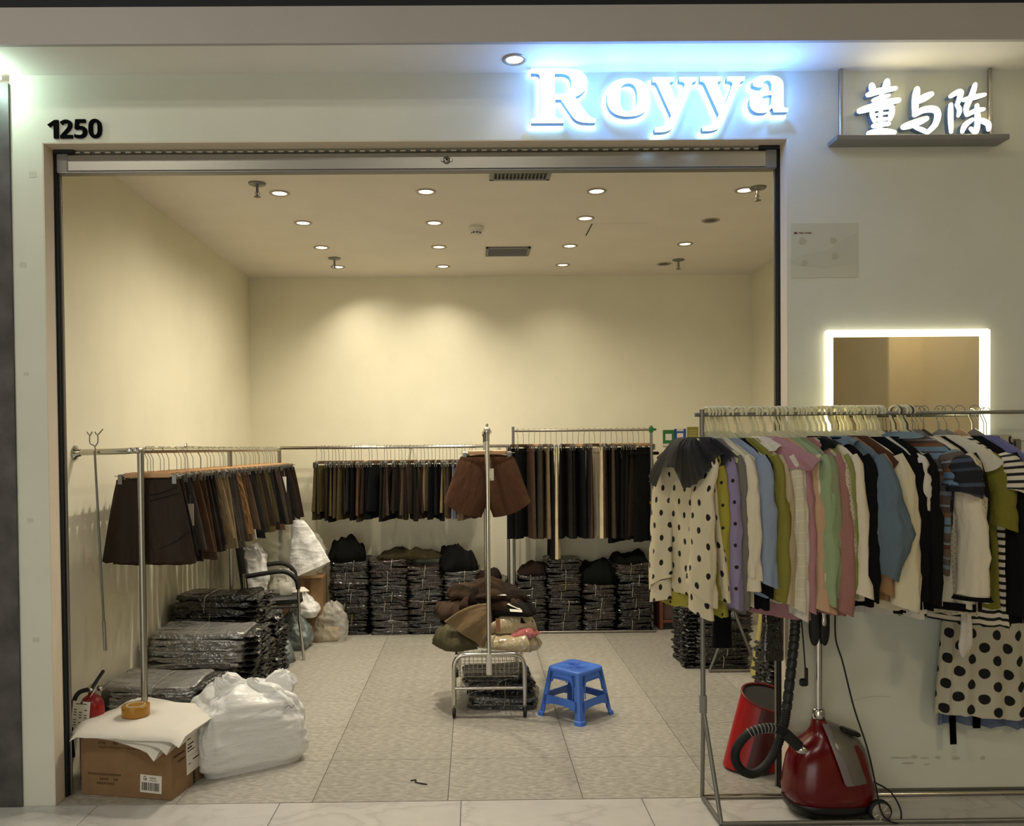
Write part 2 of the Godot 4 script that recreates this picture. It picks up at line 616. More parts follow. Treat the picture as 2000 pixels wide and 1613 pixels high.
func shop_ceiling():
	wall("ceiling", V(RL - 0.12, H, RB - 0.12), V(RR + 0.12, H + 0.12, -0.14), "ceiling_paint")
	# x, z, state (0 off, 1 dim, 2 lit), energy, tilt x, tilt z, place
	var spots = [
		[-1.128, -1.262, 2, 0.726, -0.03, 0, "front row, left", 82],
		[-0.266, -1.251, 2, 2.66, 0, 0, "front row, second from left", 82],
		[0.741, -1.263, 2, 0.936, 0, 0, "front row, second from right", 82],
		[1.62, -1.262, 2, 0.24, 0, 0, "front row, right", 80],
		[-1.122, -1.898, 2, 0.6, -0.03, 0, "second row, left", 80],
		[-0.25, -1.92, 2, 2.1, 0, 0, "second row, second from left", 82],
		[0.752, -1.835, 2, 0.624, 0, 0, "second row, second from right", 80],
		[1.603, -1.905, 0, 0, 0, 0, "second row, right", 60],
		[-1.123, -2.567, 2, 0.726, -0.05, 0, "third row, left", 80],
		[-0.247, -2.577, 1, 0.84, 0, 0, "third row, second from left", 78],
		[0.737, -2.575, 2, 0.52, 0, 0, "third row, second from right", 78],
		[1.595, -2.538, 1, 0.192, 0, 0, "third row, right", 75],
		[-1.11, -3.225, 2, 0.733, 0.28, 0.07, "back row, left", 64],
		[-0.241, -3.235, 2, 0.586, -0.05, 0.07, "back row, second from left", 62],
		[0.753, -3.211, 1, 0.241, 0, 0.03, "back row, second from right", 62],
		[1.592, -3.201, 0, 0, 0, 0, "back row, right", 60],
	]
	for q in spots:
		var where: String = q[6]
		var state = ["unlit", "dimly lit", "lit"][q[2]]
		var o = thing("downlight", "%s round recessed downlight in shop ceiling, %s" % [state, where], "downlight", V(q[0], H, q[1]), 0.0, "shop ceiling downlights")
		downlight(o, 0.058, ["lamp_off", "lamp_dim", "lamp_on"][q[2]], q[3], Color(1.0, 0.95, 0.855), q[4], q[5], q[7])
	var k := 0
	for q in [[0.272, -0.96, 0.34, 0.15, true], [0.276, -2.72, 0.34, 0.27, false]]:
		var o = thing("air_vent", ["grey ceiling air vent with upright slats, close behind the shutter", "grey ceiling air vent further back, with fine slats"][k], "air vent", V(q[0], H, q[1]))
		var s := begin()
		for e in [[0, 1], [0, -1], [1, 0], [-1, 0]]:
			box(s, V(e[0] * (q[2] * 0.5 - 0.012), -0.006, e[1] * (q[3] * 0.5 - 0.012)), V(0.024 if e[0] else q[2], 0.012, 0.024 if e[1] else q[3]), 0.003)
		put("frame", done(s), mats["grey_plastic"], o)
		put("duct", boxm(V(q[2] - 0.03, 0.003, q[3] - 0.03)), mats["slot_dark"], o, V(0, -0.0016, 0))
		if q[4]:
			for i in 15:
				put("slat", boxm(V(0.005, 0.012, q[3] - 0.05)), mats["grey_plastic"], o, V(-0.147 + 0.021 * i, -0.008, 0), V(0, 0, 0.4))
		else:
			for i in 13:
				put("slat", boxm(V(q[2] - 0.05, 0.004, 0.013)), mats["grey_plastic"], o, V(0, -0.007, -0.108 + 0.018 * i), V(0.6, 0, 0))
		k += 1
	k = 0
	for q in [[-1.213, -1.083], [-1.087, -2.915], [1.68, -1.216], [1.675, -3.056]]:
		var o = thing("sprinkler", "small pendent fire sprinkler under the shop ceiling, beside the %s downlight" % ["front left", "back left", "front right", "back right"][k], "sprinkler", V(q[0], H, q[1]), 0.0, "fire sprinklers")
		var s := begin()
		lathe(s, [[0.0, 0.0], [0.05, 0.0], [0.046, -0.008], [0.018, -0.014], [0.0, -0.014]], 18)
		put("escutcheon", done(s), mats["dull_steel"], o)
		s = begin()
		lathe(s, [[0.008, -0.012], [0.008, -0.045], [0.005, -0.06], [0.005, -0.075]], 10)
		tube(s, [V(-0.006, -0.045, 0), V(-0.014, -0.058, 0), V(0, -0.074, 0)], 0.002, 6)
		tube(s, [V(0.006, -0.045, 0), V(0.014, -0.058, 0), V(0, -0.074, 0)], 0.002, 6)
		put("nozzle", done(s), mats["chrome"] if k == 2 else mats["dull_steel"], o)
		s = begin()
		lathe(s, [[0.0, -0.074], [0.02, -0.075], [0.019, -0.078], [0.0, -0.078]], 12)
		put("deflector", done(s), mats["dull_steel"], o)
		k += 1
	var sd = thing("smoke_detector", "round cream smoke detector in the middle of the shop ceiling", "smoke detector", V(0.032, H, -2.029))
	var s2 := begin()
	lathe(s2, [[0.0, 0.0], [0.052, 0.0], [0.052, -0.02], [0.045, -0.03], [0.034, -0.034], [0.032, -0.052], [0.0, -0.056]], 24)
	put("housing", done(s2), mats["white_plastic"], sd)
	for i in 9:
		var a := TAU * i / 9.0
		put("sensor_slot", boxm(V(0.013, 0.008, 0.004)), mats["slot_dark"], sd, V(cos(a) * 0.0325, -0.043, sin(a) * 0.0325), V(0, PI / 2 - a, 0))
	var hp = thing("access_hatch", "flush square access panel outlined in the shop ceiling", "access panel", V(1.02, H, -2.12))
	put("panel", boxm(V(0.40, 0.004, 0.30), 0.001), mats["ceiling_paint"], hp, V(0, -0.001, 0))
	put("gap", boxm(V(0.007, 0.003, 0.30)), mats["slot_dark"], hp, V(-0.203, -0.002, 0))
	# downlight in the soffit over the front, and the strip lamp at its left end
	var dl = thing("downlight", "large white downlight in the soffit above the shop front", "downlight", V(0.188, YS, 0.125))
	downlight(dl, 0.05, "lamp_white", 0.05, Color(1.0, 0.95, 0.86), 0.0, 0.0, 50.0)
	var lp = thing("cove_lamp", "bright lamp glowing above the dark stone cladding at far left", "lamp", V(-2.1, 3.172, 0.04))
	put("tube", boxm(V(0.16, 0.022, 0.05), 0.006), mats["lamp_white"], lp)
	var om := OmniLight3D.new()
	om.name = "glow"
	om.light_color = Color(0.86, 1.0, 0.93)
	om.light_energy = 0.06
	om.light_size = 0.03
	om.omni_range = 9.0
	om.omni_attenuation = 2.0
	om.shadow_enabled = true
	om.position = V(0.03, -0.03, 0.09)
	lp.add_child(om)

func downlight(o, r, lens: String, energy, color, tx, tz, cone):
	var s := begin()
	lathe(s, [[r * 0.72, 0.0], [r * 0.78, -0.006], [r, -0.005], [r * 1.06, 0.0]], 22)
	put("rim", done(s), mats["lamp_rim"], o)
	s = begin()
	lathe(s, [[0.0, -0.0005], [r * 0.74, -0.0005], [r * 0.6, -0.003], [r * 0.4, -0.0045], [0.0, -0.005]], 18)
	put("lens", done(s), mats[lens], o)
	if energy > 0.0:
		var l := SpotLight3D.new()
		l.name = "beam"
		l.light_color = color
		l.light_energy = energy
		l.light_size = 0.02
		l.spot_range = 9.0
		l.spot_attenuation = 2.0
		l.spot_angle = cone
		l.spot_angle_attenuation = 1.0
		l.shadow_enabled = true
		l.position = V(0, -0.003, 0)
		l.rotation = V(-PI / 2 + tz, 0, 0)
		l.basis = Basis(V(0, 0, 1), tx) * Basis(V(1, 0, 0), -PI / 2 + tz)
		o.add_child(l)

# ------------------------------------------------------------------ on the shop front
func text_mesh(txt, font_names, bold, size, depth) -> TextMesh:
	var f := SystemFont.new()
	f.font_names = PackedStringArray([font_names])
	f.font_weight = 700 if bold else 400
	var t := TextMesh.new()
	t.font = f
	t.text = txt
	t.font_size = 96
	t.pixel_size = size / 96.0
	t.depth = depth
	t.curve_step = 1.0
	return t

# text laid so that its outline fills the box from a to b (x, y)
func fit_text(called, txt, font, bold, a: Vector2, b: Vector2, z, depth, m, parent):
	var t = text_mesh(txt, font, bold, 0.2, depth)
	var bb = t.get_aabb()
	var o = put(called, t, m, parent)
	var sx = (b.x - a.x) / bb.size.x
	var sy = (b.y - a.y) / bb.size.y
	o.scale = V(sx, sy, 1)
	o.position = V(a.x - bb.position.x * sx, a.y - bb.position.y * sy, z)
	return o

func facade_fittings():
	var o = thing("unit_number", "black raised numerals 1250 on the wall above the opening's left corner", "unit number", V(-1.72, 2.92, 0))
	mat("numeral_black", Color(0.022, 0.024, 0.027), 0.9).metallic_specular = 0.15
	var xs = [-1.838, -1.783, -1.722, -1.66, -1.596]
	for i in 4:
		fit_text("digit", "1250"[i], "Droid Sans", true, Vector2(xs[i] + 0.003 - (-1.72), -0.002 - 0.001 * i + 0.0012 * i), Vector2(xs[i + 1] - 0.004 - (-1.72), 0.077 + 0.0012 * i), 0.005, 0.008, mats["numeral_black"], o)
	# roller shutter, raised: bottom bar with lock, slats of the curtain above it, side guides
	var sh = thing("roller_shutter", "raised steel roller shutter whose scratched bottom bar spans the opening", "roller shutter", V(-0.236, 2.80, -0.08))
	var s := begin()
	box(s, V(0, 0.043, -0.02), V(3.20, 0.078, 0.03), 0.006)
	put("bottom_bar", done(s), mats["shutter_steel"], sh)
	s = begin()
	box(s, V(0, 0.0, -0.02), V(3.20, 0.009, 0.042), 0.002)
	put("rubber_seal", done(s), mats["dull_steel"], sh)
	for e in [-1, 1]:
		put("end_cap", boxm(V(0.05, 0.085, 0.036), 0.004), mats["grey_plastic"], sh, V(e * 1.582, 0.042, -0.018))
		put("guide_slot", boxm(V(0.012, 2.89, 0.05)), mats["slot_dark"], sh, V(e * 1.618, -1.355, -0.035))
		put("guide_lip", boxm(V(0.011, 2.80, 0.006), 0.002), mats["steel"], sh, V(e * 1.6055, -1.4, -0.03))
		put("bracket", boxm(V(0.09, 0.018, 0.02), 0.003), mats["dark_iron"], sh, V(e * 1.57, 0.092, 0.0))
	put("curtain_slat", boxm(V(3.20, 0.012, 0.012), 0.003), mats["dull_steel"], sh, V(0, 0.093, -0.03))
	for i in 68:
		put("slat_link", boxm(V(0.026, 0.006, 0.012), 0.002), mats["trim_paint"], sh, V(-1.52 + 0.0454 * i, 0.092, -0.016))
	s = begin()
	lathe(s, [[0.0, 0.012], [0.009, 0.012], [0.016, 0.006], [0.018, 0.0]], 16, V(0.128, 0.045, -0.006), Basis(V(1, 0, 0), PI / 2))
	box(s, V(0.128, 0.045, -0.003), V(0.052, 0.014, 0.006), 0.002)
	put("lock", done(s), mats["steel"], sh)
	s = begin()
	lathe(s, [[0.0, 0.001], [0.006, 0.0]], 10, V(0.128, 0.045, 0.008), Basis(V(1, 0, 0), PI / 2))
	put("keyhole", done(s), mats["slot_dark"], sh)
	# pale sheet taped on the right-hand wall
	var ps = thing("wall_notice", "faded translucent notice sheet taped to the wall right of the opening", "notice", V(1.549, 2.411, 0.001))
	mat("film_grey", Color(0.735, 0.745, 0.68), 0.5)
	mat("film_pale", Color(0.76, 0.765, 0.70), 0.5)
	mat("film_blot", Color(0.69, 0.69, 0.61), 0.6)
	put("sheet", boxm(V(0.293, 0.238, 0.0012)), mats["film_pale"], ps, V(0, 0, 0.0008))
	s = begin()
	prism(s, PackedVector2Array([Vector2(-0.145, -0.045), Vector2(-0.10, -0.02), Vector2(0.02, 0.005), Vector2(0.07, 0.04), Vector2(0.145, 0.08), Vector2(0.145, -0.06), Vector2(0.0, -0.075), Vector2(-0.145, -0.06)]), 0.0016, 0.0020)
	put("printed_sweep", done(s), mats["film_grey"], ps)
	for q in [[-0.098, 0.042, 0.016], [0.037, 0.042, 0.015], [0.045, -0.026, 0.016], [-0.09, -0.055, 0.014]]:
		s = begin()
		var poly := PackedVector2Array()
		for j in 14:
			var a := TAU * j / 14.0
			poly.append(Vector2(q[0] + cos(a) * q[2] * (1 + 0.18 * sin(3 * a + q[0] * 40)), q[1] + sin(a) * q[2]))
		prism(s, poly, 0.0022, 0.0026)
		put("printed_blot", done(s), mats["film_blot"], ps)
	mat("red_ink", Color(0.42, 0.18, 0.15), 0.7)
	fit_text("lettering", "TREE HOME", "Droid Sans", true, Vector2(-0.116, 0.073), Vector2(-0.058, 0.080), 0.0024, 0.0006, mats["red_ink"], ps)
	s = begin()
	prism(s, PackedVector2Array([Vector2(-0.138, 0.0725), Vector2(-0.119, 0.0725), Vector2(-0.123, 0.079), Vector2(-0.1285, 0.082), Vector2(-0.134, 0.079)]), 0.0022, 0.0028)
	put("logo", done(s), mats["red_ink"], ps)
	# scuffs and old tape on the painted front
	var marks = [[1.86, 0.166, 0.03, 0.006], [1.90, 0.165, 0.05, 0.005], [1.945, 0.168, 0.02, 0.012], [1.99, 0.163, 0.03, 0.006], [1.92, 0.14, 0.04, 0.007], [2.05, 0.165, 0.02, 0.009], [2.13, 0.16, 0.03, 0.01], [2.25, 0.16, 0.015, 0.012], [2.0, 0.135, 0.02, 0.005]]
	mat("scuff", Color(0.70, 0.70, 0.64), 0.9)
	var wr = find_child("wall_front_right", false, false)
	for q in marks:
		s = begin()
		var poly := PackedVector2Array()
		for j in 12:
			var a := TAU * j / 12.0
			var r := 0.65 + 0.5 * absf(noise.get_noise_2d(cos(a) * 2 + q[0] * 50, sin(a) * 2))
			poly.append(Vector2(q[0] + cos(a) * q[2] * r, q[1] + sin(a) * q[3] * r))
		prism(s, poly, 0.0001, 0.0006)
		put("scuff", done(s), mats["scuff"], wr)
	s = begin()
	tube(s, curve([V(1.66, 0.42, 0.0005), V(1.75, 0.44, 0.0005), V(1.84, 0.438, 0.0005)]), 0.0012, 5)
	put("scuff", done(s), mats["scuff"], wr)
	var wl = find_child("wall_front_left", false, false)
	for q in [[-1.905, 2.765, 0.016], [-1.955, 2.375, 0.014], [-1.945, 1.26, 0.012], [-1.93, 0.735, 0.014], [-1.95, 1.9, 0.01]]:
		put("old_tape", boxm(V(q[2] * 2, q[2] * 1.5, 0.0012)), mats["film_pale"], wl, V(q[0], q[1], 0.0006), V(0, 0, q[2] * 9 - 0.1))
	put("baseboard", boxm(V(3.6, 0.03, 0.006), 0.002), mats["dull_steel"], wr, V(3.2, 0.015, 0.003))

func glow_at(parent, at, color, energy, size):
	var l := OmniLight3D.new()
	l.name = "glow"
	l.light_color = color
	l.light_energy = energy
	l.light_size = size
	l.omni_range = 9.0
	l.omni_attenuation = 2.0
	l.shadow_enabled = true
	l.position = at
	parent.add_child(l, true)

func sign_letters():
	var o = thing("shop_sign", "glowing white raised serif letters of the shop name above the opening", "shop sign", V(0.82, 3.04, 0))
	var spec = [["R", 0.262, 2.952, 0.537, 3.183], ["o", 0.588, 2.978, 0.772, 3.138], ["y", 0.784, 2.910, 0.974, 3.142], ["y", 0.990, 2.914, 1.180, 3.143], ["a", 1.203, 2.990, 1.366, 3.147]]
	for q in spec:
		var a := Vector2(q[1] - 0.82, q[2] - 3.04)
		var b := Vector2(q[3] - 0.82, q[4] - 3.04)
		var f = fit_text("letter", q[0], "Droid Serif", true, a, b, 0.058, 0.008, mats["letter_face"], o)
		var sd = fit_text("letter_side", q[0], "Droid Serif", true, a, b, 0.036, 0.03, mats["letter_side"], o)
		var g := Vector2(0.008, 0.008)
		fit_text("letter_halo", q[0], "Droid Serif", true, a - g - Vector2(0.002, 0.003), b + g - Vector2(0.002, 0.003), 0.012, 0.012, mats["letter_halo"], o)
		var at: Vector2 = a + (b - a) * {"R": Vector2(0.27, 0.5), "o": Vector2(0.16, 0.5), "y": Vector2(0.5, 0.47), "a": Vector2(0.66, 0.5)}[q[0]]
		glow_at(o, V(at.x, at.y, 0.12), Color(0.34, 0.60, 1.0), 0.030, 0.01)

func stroke(s: SurfaceTool, pts: Array, w: float, z0, z1):
	# a brush stroke in the glyph's own design units (2470 to the metre), thinner towards its ends
	var l := []
	var pv := []
	for p in pts:
		pv.append(V(p[0], -p[1], 0) / 2470.0)
	var c = curve(pv, 5)
	var left := PackedVector2Array()
	var right := PackedVector2Array()
	for i in c.size():
		var d: Vector3 = (c[mini(i + 1, c.size() - 1)] - c[maxi(i - 1, 0)]).normalized()
		var t := float(i) / (c.size() - 1)
		var r := w / 2470.0 * (0.72 + 0.28 * sin(PI * t)) * (1.08 - 0.16 * absf(t - 0.12))
		if i == 0 or i == c.size() - 1:
			for k in 5:
				var a := PI * (k + 0.5) / 5.0 * 1.0
				var e := d * (-1.0 if i == 0 else 1.0)
				var sd := V(-d.y, d.x, 0)
				var p: Vector3 = c[i] + (sd * cos(a) + e * sin(a)) * r
				if i == 0:
					left.insert(0, Vector2(p.x, p.y))
				else:
					left.append(Vector2(p.x, p.y))
		else:
			left.append(Vector2(c[i].x - d.y * r, c[i].y + d.x * r))
			right.append(Vector2(c[i].x + d.y * r, c[i].y - d.x * r))
	right.reverse()
	var poly := left
	poly.append_array(right)
	if Geometry2D.triangulate_polygon(poly).size() == 0:
		var parts := Geometry2D.merge_polygons(poly, PackedVector2Array())
		for q in parts:
			if not Geometry2D.is_polygon_clockwise(q):
				prism(s, q, z0, z1)
		return
	prism(s, poly, z0, z1)

func hanging_sign():
	var o = thing("shop_sign", "three glowing white brush characters standing on a hung grey metal shelf", "shop sign", V(1.596, 3.184, 0.05))
	var glyphs = [
		[[[335, 190], [342, 225], [352, 265]], 30, [[500, 150], [490, 200], [468, 255]], 32, [[295, 292], [420, 252], [590, 225]], 27, [[350, 352], [430, 325], [520, 300]], 20, [[205, 462], [330, 425], [480, 378], [622, 352]], 33, [[440, 255], [432, 450], [425, 690]], 17, [[335, 450], [345, 510], [365, 572]], 22, [[330, 452], [445, 428], [560, 424]], 20, [[555, 425], [548, 490], [530, 555]], 25, [[365, 505], [450, 490], [535, 484]], 11, [[370, 560], [450, 548], [530, 546]], 15, [[350, 622], [440, 605], [520, 600]], 23, [[305, 702], [430, 682], [575, 692]], 31],
		[[[820, 235], [805, 340], [797, 500]], 35, [[830, 360], [900, 325], [975, 288]], 36, [[795, 505], [890, 455], [1000, 450], [1042, 500], [1015, 610], [930, 695]], 33, [[930, 695], [870, 665], [800, 640]], 22, [[675, 635], [800, 595], [920, 548]], 37],
		[[[1180, 312], [1235, 280], [1290, 268], [1272, 345], [1250, 400]], 26, [[1245, 400], [1275, 455], [1262, 520]], 22, [[1182, 400], [1180, 540], [1186, 690]], 25, [[1320, 352], [1430, 325], [1545, 298]], 25, [[1442, 190], [1408, 300], [1350, 430], [1352, 505]], 27, [[1355, 512], [1440, 470], [1535, 452]], 23, [[1462, 412], [1470, 560], [1452, 690], [1395, 655]], 26, [[1410, 562], [1335, 620], [1305, 690]], 26, [[1498, 565], [1580, 605], [1588, 668]], 28],
	]
	for g in glyphs:
		var s := begin()
		var b := begin()
		for k in range(0, g.size(), 2):
			stroke(s, g[k], g[k + 1] * (1.14 if g.size() > 20 else 1.04), 0.0, 0.006)
			stroke(b, g[k], g[k + 1] * 0.94, -0.03, -0.001)
		put("character", done(s), mats["glyph_face"], o)
		put("character_back", done(b), mats["letter_side"], o)
	for p in [V(0.172, -0.14, 0.003), V(0.322, -0.13, 0.003), V(0.595, -0.2, 0.003)]:
		glow_at(o, p, Color(1.0, 0.92, 0.66), 0.006, 0.01)
	put("shelf", boxm(V(0.745, 0.022, 0.09), 0.003), mats["grey_plastic"], o, V(0.338, -0.314, -0.002))
	for x in [0.016, 0.668]:
		put("hanging_rod", boxm(V(0.015, 0.312, 0.015), 0.003), mats["steel"], o, V(x, -0.148, -0.03))
	for x in [0.18, 0.35, 0.56]:
		put("foot", boxm(V(0.10, 0.012, 0.02), 0.002), mats["film_pale"], o, V(x, -0.300, -0.02))

func lit_mirror():
	var o = thing("lit_mirror", "tall wall mirror outlined by a bright warm white light tube", "mirror", V(1.906, 1.13, 0))
	put("mirror_glass", boxm(V(0.69, 0.91, 0.006)), mats["mirror_glass"], o, V(0, 0.455, 0.006))
	var s := begin()
	for e in [-1, 1]:
		box(s, V(e * 0.345, 0.465, 0.017), V(0.028, 0.93, 0.030), 0.006)
	box(s, V(0, 0.915, 0.017), V(0.716, 0.028, 0.030), 0.006)
	put("light_tube", done(s), mats["led_tube"], o)
	for q in [[V(-0.345, 0.465, 0.034), Vector2(0.026, 0.92)], [V(0.345, 0.465, 0.034), Vector2(0.026, 0.92)], [V(0, 0.915, 0.034), Vector2(0.66, 0.026)]]:
		var l := AreaLight3D.new()
		l.name = "tube_glow"
		l.area_size = q[1]
		l.light_color = Color(1.0, 0.95, 0.74)
		l.light_energy = 0.10
		l.set("area_range", 9.0)
		l.shadow_enabled = true
		l.position = q[0]
		l.rotation.y = PI
		o.add_child(l, true)

# ------------------------------------------------------------------ clothes
# flat ring in a garment's own axes: x across the garment, z through it
func ring(n, y, cx, hw, th, fold = 0.0, waves = 5, ph = 0.0, cz = 0.0) -> PackedVector3Array:
	var r := PackedVector3Array()
	for j in n:
		var a = TAU * j / n
		var c := cos(a)
		var x = signf(c) * pow(absf(c), 0.8) * hw
		var z = sin(a) * th + fold * sin(waves * a + ph) * (0.4 + 0.6 * absf(sin(a)))
		r.append(V(cx + x, y, cz + z))
	return r

func body_mesh(p: Dictionary, sd: int) -> ArrayMesh:
	var L: float = p.get("len", 0.66)
	var w: float = p.get("w", 0.175)
	var hem: float = p.get("hem", w + 0.025)
	var th: float = p.get("th", 0.026)
	var fold: float = p.get("fold", 0.011)
	var neck: float = p.get("neck", 0.07)
	var rows := []
	var n := 14
	for i in n + 1:
		var t := float(i) / n
		var y := -t * L
		var hw: float
		if t < 0.14:
			var k := t / 0.14
			hw = lerpf(neck, w, pow(k, 0.75))
		else:
			hw = lerpf(w, hem, (t - 0.14) / 0.86)
		var tt := lerpf(0.010, th, clampf(t * 4.0, 0, 1))
		var ph := sd * 1.7
		var wob := noise.get_noise_2d(sd * 3.1, t * 4.0) * 0.006
		var r := ring(40, y, wob, hw, tt, fold * clampf(t * 1.6, 0, 1), 5 + sd % 3, ph + t * 1.2)
		for j in r.size():
			r[j].y += noise.get_noise_2d(r[j].x * 14.0 + sd * 5.0, 2.0) * 0.014 * t * t
		rows.append(r)
	var s := begin()
	loft(s, rows, true, true, false)
	return done(s)

# hanging sleeve: path from the shoulder down; side +1 is the end of the garment nearest the viewer
func sleeve_mesh(p: Dictionary, sd: int, side: int) -> ArrayMesh:
	var w: float = p.get("w", 0.175)
	var L: float = p.get("sleeve", 0.58)
	var r0: float = p.get("r0", 0.060)
	var r1: float = p.get("r1", 0.050)
	var flare: float = p.get("flare", 0.0)
	var out: float = p.get("out", 0.03)
	var puff: float = p.get("puff", 0.0)
	var rows := []
	var n := 14
	for i in n + 1:
		var t := float(i) / n
		var cx: float = w - 0.018 + out * sin(t * 2.0) + 0.012 * noise.get_noise_2d(sd, t * 3.0)
		var y := -0.078 - t * (L - 0.043)
		var r := lerpf(r0, r1, t) + puff * sin(PI * pow(t, 1.4))
		if t < 0.12:
			r *= lerpf(0.45, 1.0, sqrt(t / 0.12))
		if t > 0.86:
			r *= lerpf(1.0, 1.0 + flare, (t - 0.86) / 0.14)
		var rr := PackedVector3Array()
		for j in 22:
			var a := TAU * j / 22
			var wr := 1.0 + 0.22 * noise.get_noise_3d(cos(a) * 1.6 + sd * 2.0, t * 5.0, sin(a) * 1.6) + 0.11 * sin(5 * a + sd + t * 4.0) * t + 0.05 * noise.get_noise_2d(a * 6.0 + sd, t * 9.0)
			rr.append(V(side * (cx + cos(a) * r * 0.8 * wr), y + p.get("tilt", 0.0) * cos(a) * r * t + cos(a) * 0.010 * (1 - t) - (0.018 * cos(a + 0.6) if t > 0.99 else 0.0), 0.014 * t + p.get("fwd", 0.0) * smoothstep(0.0, 0.3, t) * (1.0 if side > 0 else 0.2) + sin(a) * r * p.get("flat", 0.5) * wr))
		rows.append(rr)
	var s := begin()
	loft(s, rows, true, true, false)
	return done(s)

func band_mesh(p: Dictionary, side: int, h: float, sd: int) -> ArrayMesh:
	# cuff: short band round the sleeve's end
	var w: float = p.get("w", 0.175)
	var L: float = p.get("sleeve", 0.58)
	var r: float = p.get("r1", 0.05) * p.get("cuff_r", 0.92)
	var out: float = p.get("out", 0.03)
	var rows := []
	for i in 5:
		var t := i / 4.0
		var y := -0.035 - L + 0.012 - h * t
		var rr := PackedVector3Array()
		for j in 22:
			var a := TAU * j / 22
			rr.append(V(side * (w - 0.018 + out * 0.9 + cos(a) * r * (0.86 + 0.12 * t)), y + p.get("tilt", 0.0) * cos(a) * r, 0.014 + p.get("fwd", 0.0) * (1.0 if side > 0 else 0.2) + sin(a) * r * (p.get("flat", 0.5) + 0.05)))
		rows.append(rr)
	var s := begin()
	loft(s, rows, true, false, false)
	return done(s)

# collar laid round the shoulders, front and back, with a wavy edge
func cape_mesh(reach: float, drop: float, wave: float, waves: int, depth = 0.066) -> ArrayMesh:
	var rows := []
	for i in 7:
		var t := i / 6.0
		var r := PackedVector3Array()
		for j in 72:
			var a := TAU * j / 72
			var c := cos(a)
			var x := signf(c) * pow(absf(c), 0.75) * lerpf(0.062, reach, t)
			var frontness = absf(sin(a))
			var y = 0.006 - drop * t * (0.40 + 0.60 * frontness - (0.42 * exp(-pow((frontness - 1.0) / 0.035, 2.0)) if waves > 20 else 0.0)) - (x * x) * 0.9
			var z := signf(sin(a)) * pow(absf(sin(a)), 0.42) * lerpf(0.016, depth, sqrt(t)) + wave * t * t * sin(waves * a)
			r.append(V(x, y + wave * 0.6 * t * t * cos(waves * a), z))
		rows.append(r)
	var s := begin()
	loft(s, rows, true)
	return done(s)

func make_top(label, category, p: Dictionary, main: Material, sd: int, at: Vector3, turn: float, group = "") -> Node3D:
	var o = thing(p.get("called", "blouse"), label, category, at, turn, group)
	put("body", body_mesh(p, sd), main, o)
	if p.get("sleeve", 0.58) > 0.02:
		for e in [1, -1]:
			put("sleeve", sleeve_mesh(p, sd + (0 if e > 0 else 3), e), p.get("sleeve_mat", main), o)
			if p.has("cuff"):
				put("cuff", band_mesh(p, e, p.cuff[0], sd), p.cuff[1], o)
	if p.has("cape"):
		put("collar", cape_mesh(p.cape[0], p.cape[1], p.cape[2], p.cape[3], 0.098 if p.cape[3] > 20 else 0.066), p.cape[4], o)
	if p.has("hem_band"):
		var s := begin()
		var L: float = p.get("len", 0.66)
		var hw: float = p.get("hem", p.get("w", 0.175) + 0.025) + 0.003
		loft(s, [ring(40, -L + 0.02, 0, hw, p.get("th", 0.026) + 0.004), ring(40, -L - 0.012, 0, hw, p.get("th", 0.026) + 0.004)])
		put("hem_band", done(s), p.hem_band, o)
	return o

# ---- hangers
func hook_points(drop: float, r: float, lean = 0.0) -> Array:
	# open hook over a rail along x at the origin; the stem ends 'drop' below
	var pts := []
	for i in 11:
		var a := deg_to_rad(-150.0 + 240.0 - i * 24.0)
		pts.append(V(0, r * sin(a) , r * cos(a)))
	return pts

func wire_hook(drop: float, r = 0.017, wire = 0.0019) -> ArrayMesh:
	var key := "wh%s%s%s" % [drop, r, wire]
	if shapes.has(key):
		return shapes[key]
	var pts := []
	for i in 11:
		var a := deg_to_rad(-20.0 + i * 21.0)
		pts.append(V(cos(a) * r, sin(a) * r + 0.002, 0))
	pts.append(V(-r * 0.85, -r * 0.9, 0))
	pts.append(V(-r * 0.3, -r * 2.0, 0))
	pts.append(V(0, -r * 2.8, 0))
	pts.append(V(0, -drop, 0))
	var s := begin()
	tube(s, pts, wire, 6)
	shapes[key] = done(s)
	return shapes[key]

# wooden bar with two clips, hung from the origin; x runs along the bar
func clip_hanger(label, at, turn, group, bar = 0.115, light = true) -> Node3D:
	var o = thing("clip_hanger", label, "hanger", at, turn, group)
	put("hook", wire_hook(0.115), mats["steel"], o)
	put("bar", boxm(V(bar * 2.0, 0.026, 0.012), 0.004), mats["hanger_wood" if light else "hanger_wood_dark"], o, V(0, -0.125, 0))
	if not shapes.has("clip"):
		var s := begin()
		box(s, V(0, -0.014, 0.009), V(0.022, 0.046, 0.005), 0.001)
		box(s, V(0, -0.014, -0.009), V(0.022, 0.046, 0.005), 0.001)
		box(s, V(0, 0.002, 0), V(0.020, 0.022, 0.014), 0.002)
		tube(s, [V(-0.009, 0.004, 0), V(0.009, 0.004, 0)], 0.006, 8)
		shapes["clip"] = done(s)
		s = begin()
		tube(s, [V(-0.165, 0, 0), V(0.165, 0, 0)], 0.0022, 6)
		shapes["clip_rod"] = done(s)
	put("clip_rod", shapes["clip_rod"], mats["chrome"], o, V(0, -0.128, 0))
	for e in [-1, 1]:
		put("clip", shapes["clip"], mats["dull_steel"], o, V(e * 0.135, -0.132, 0))
	return o

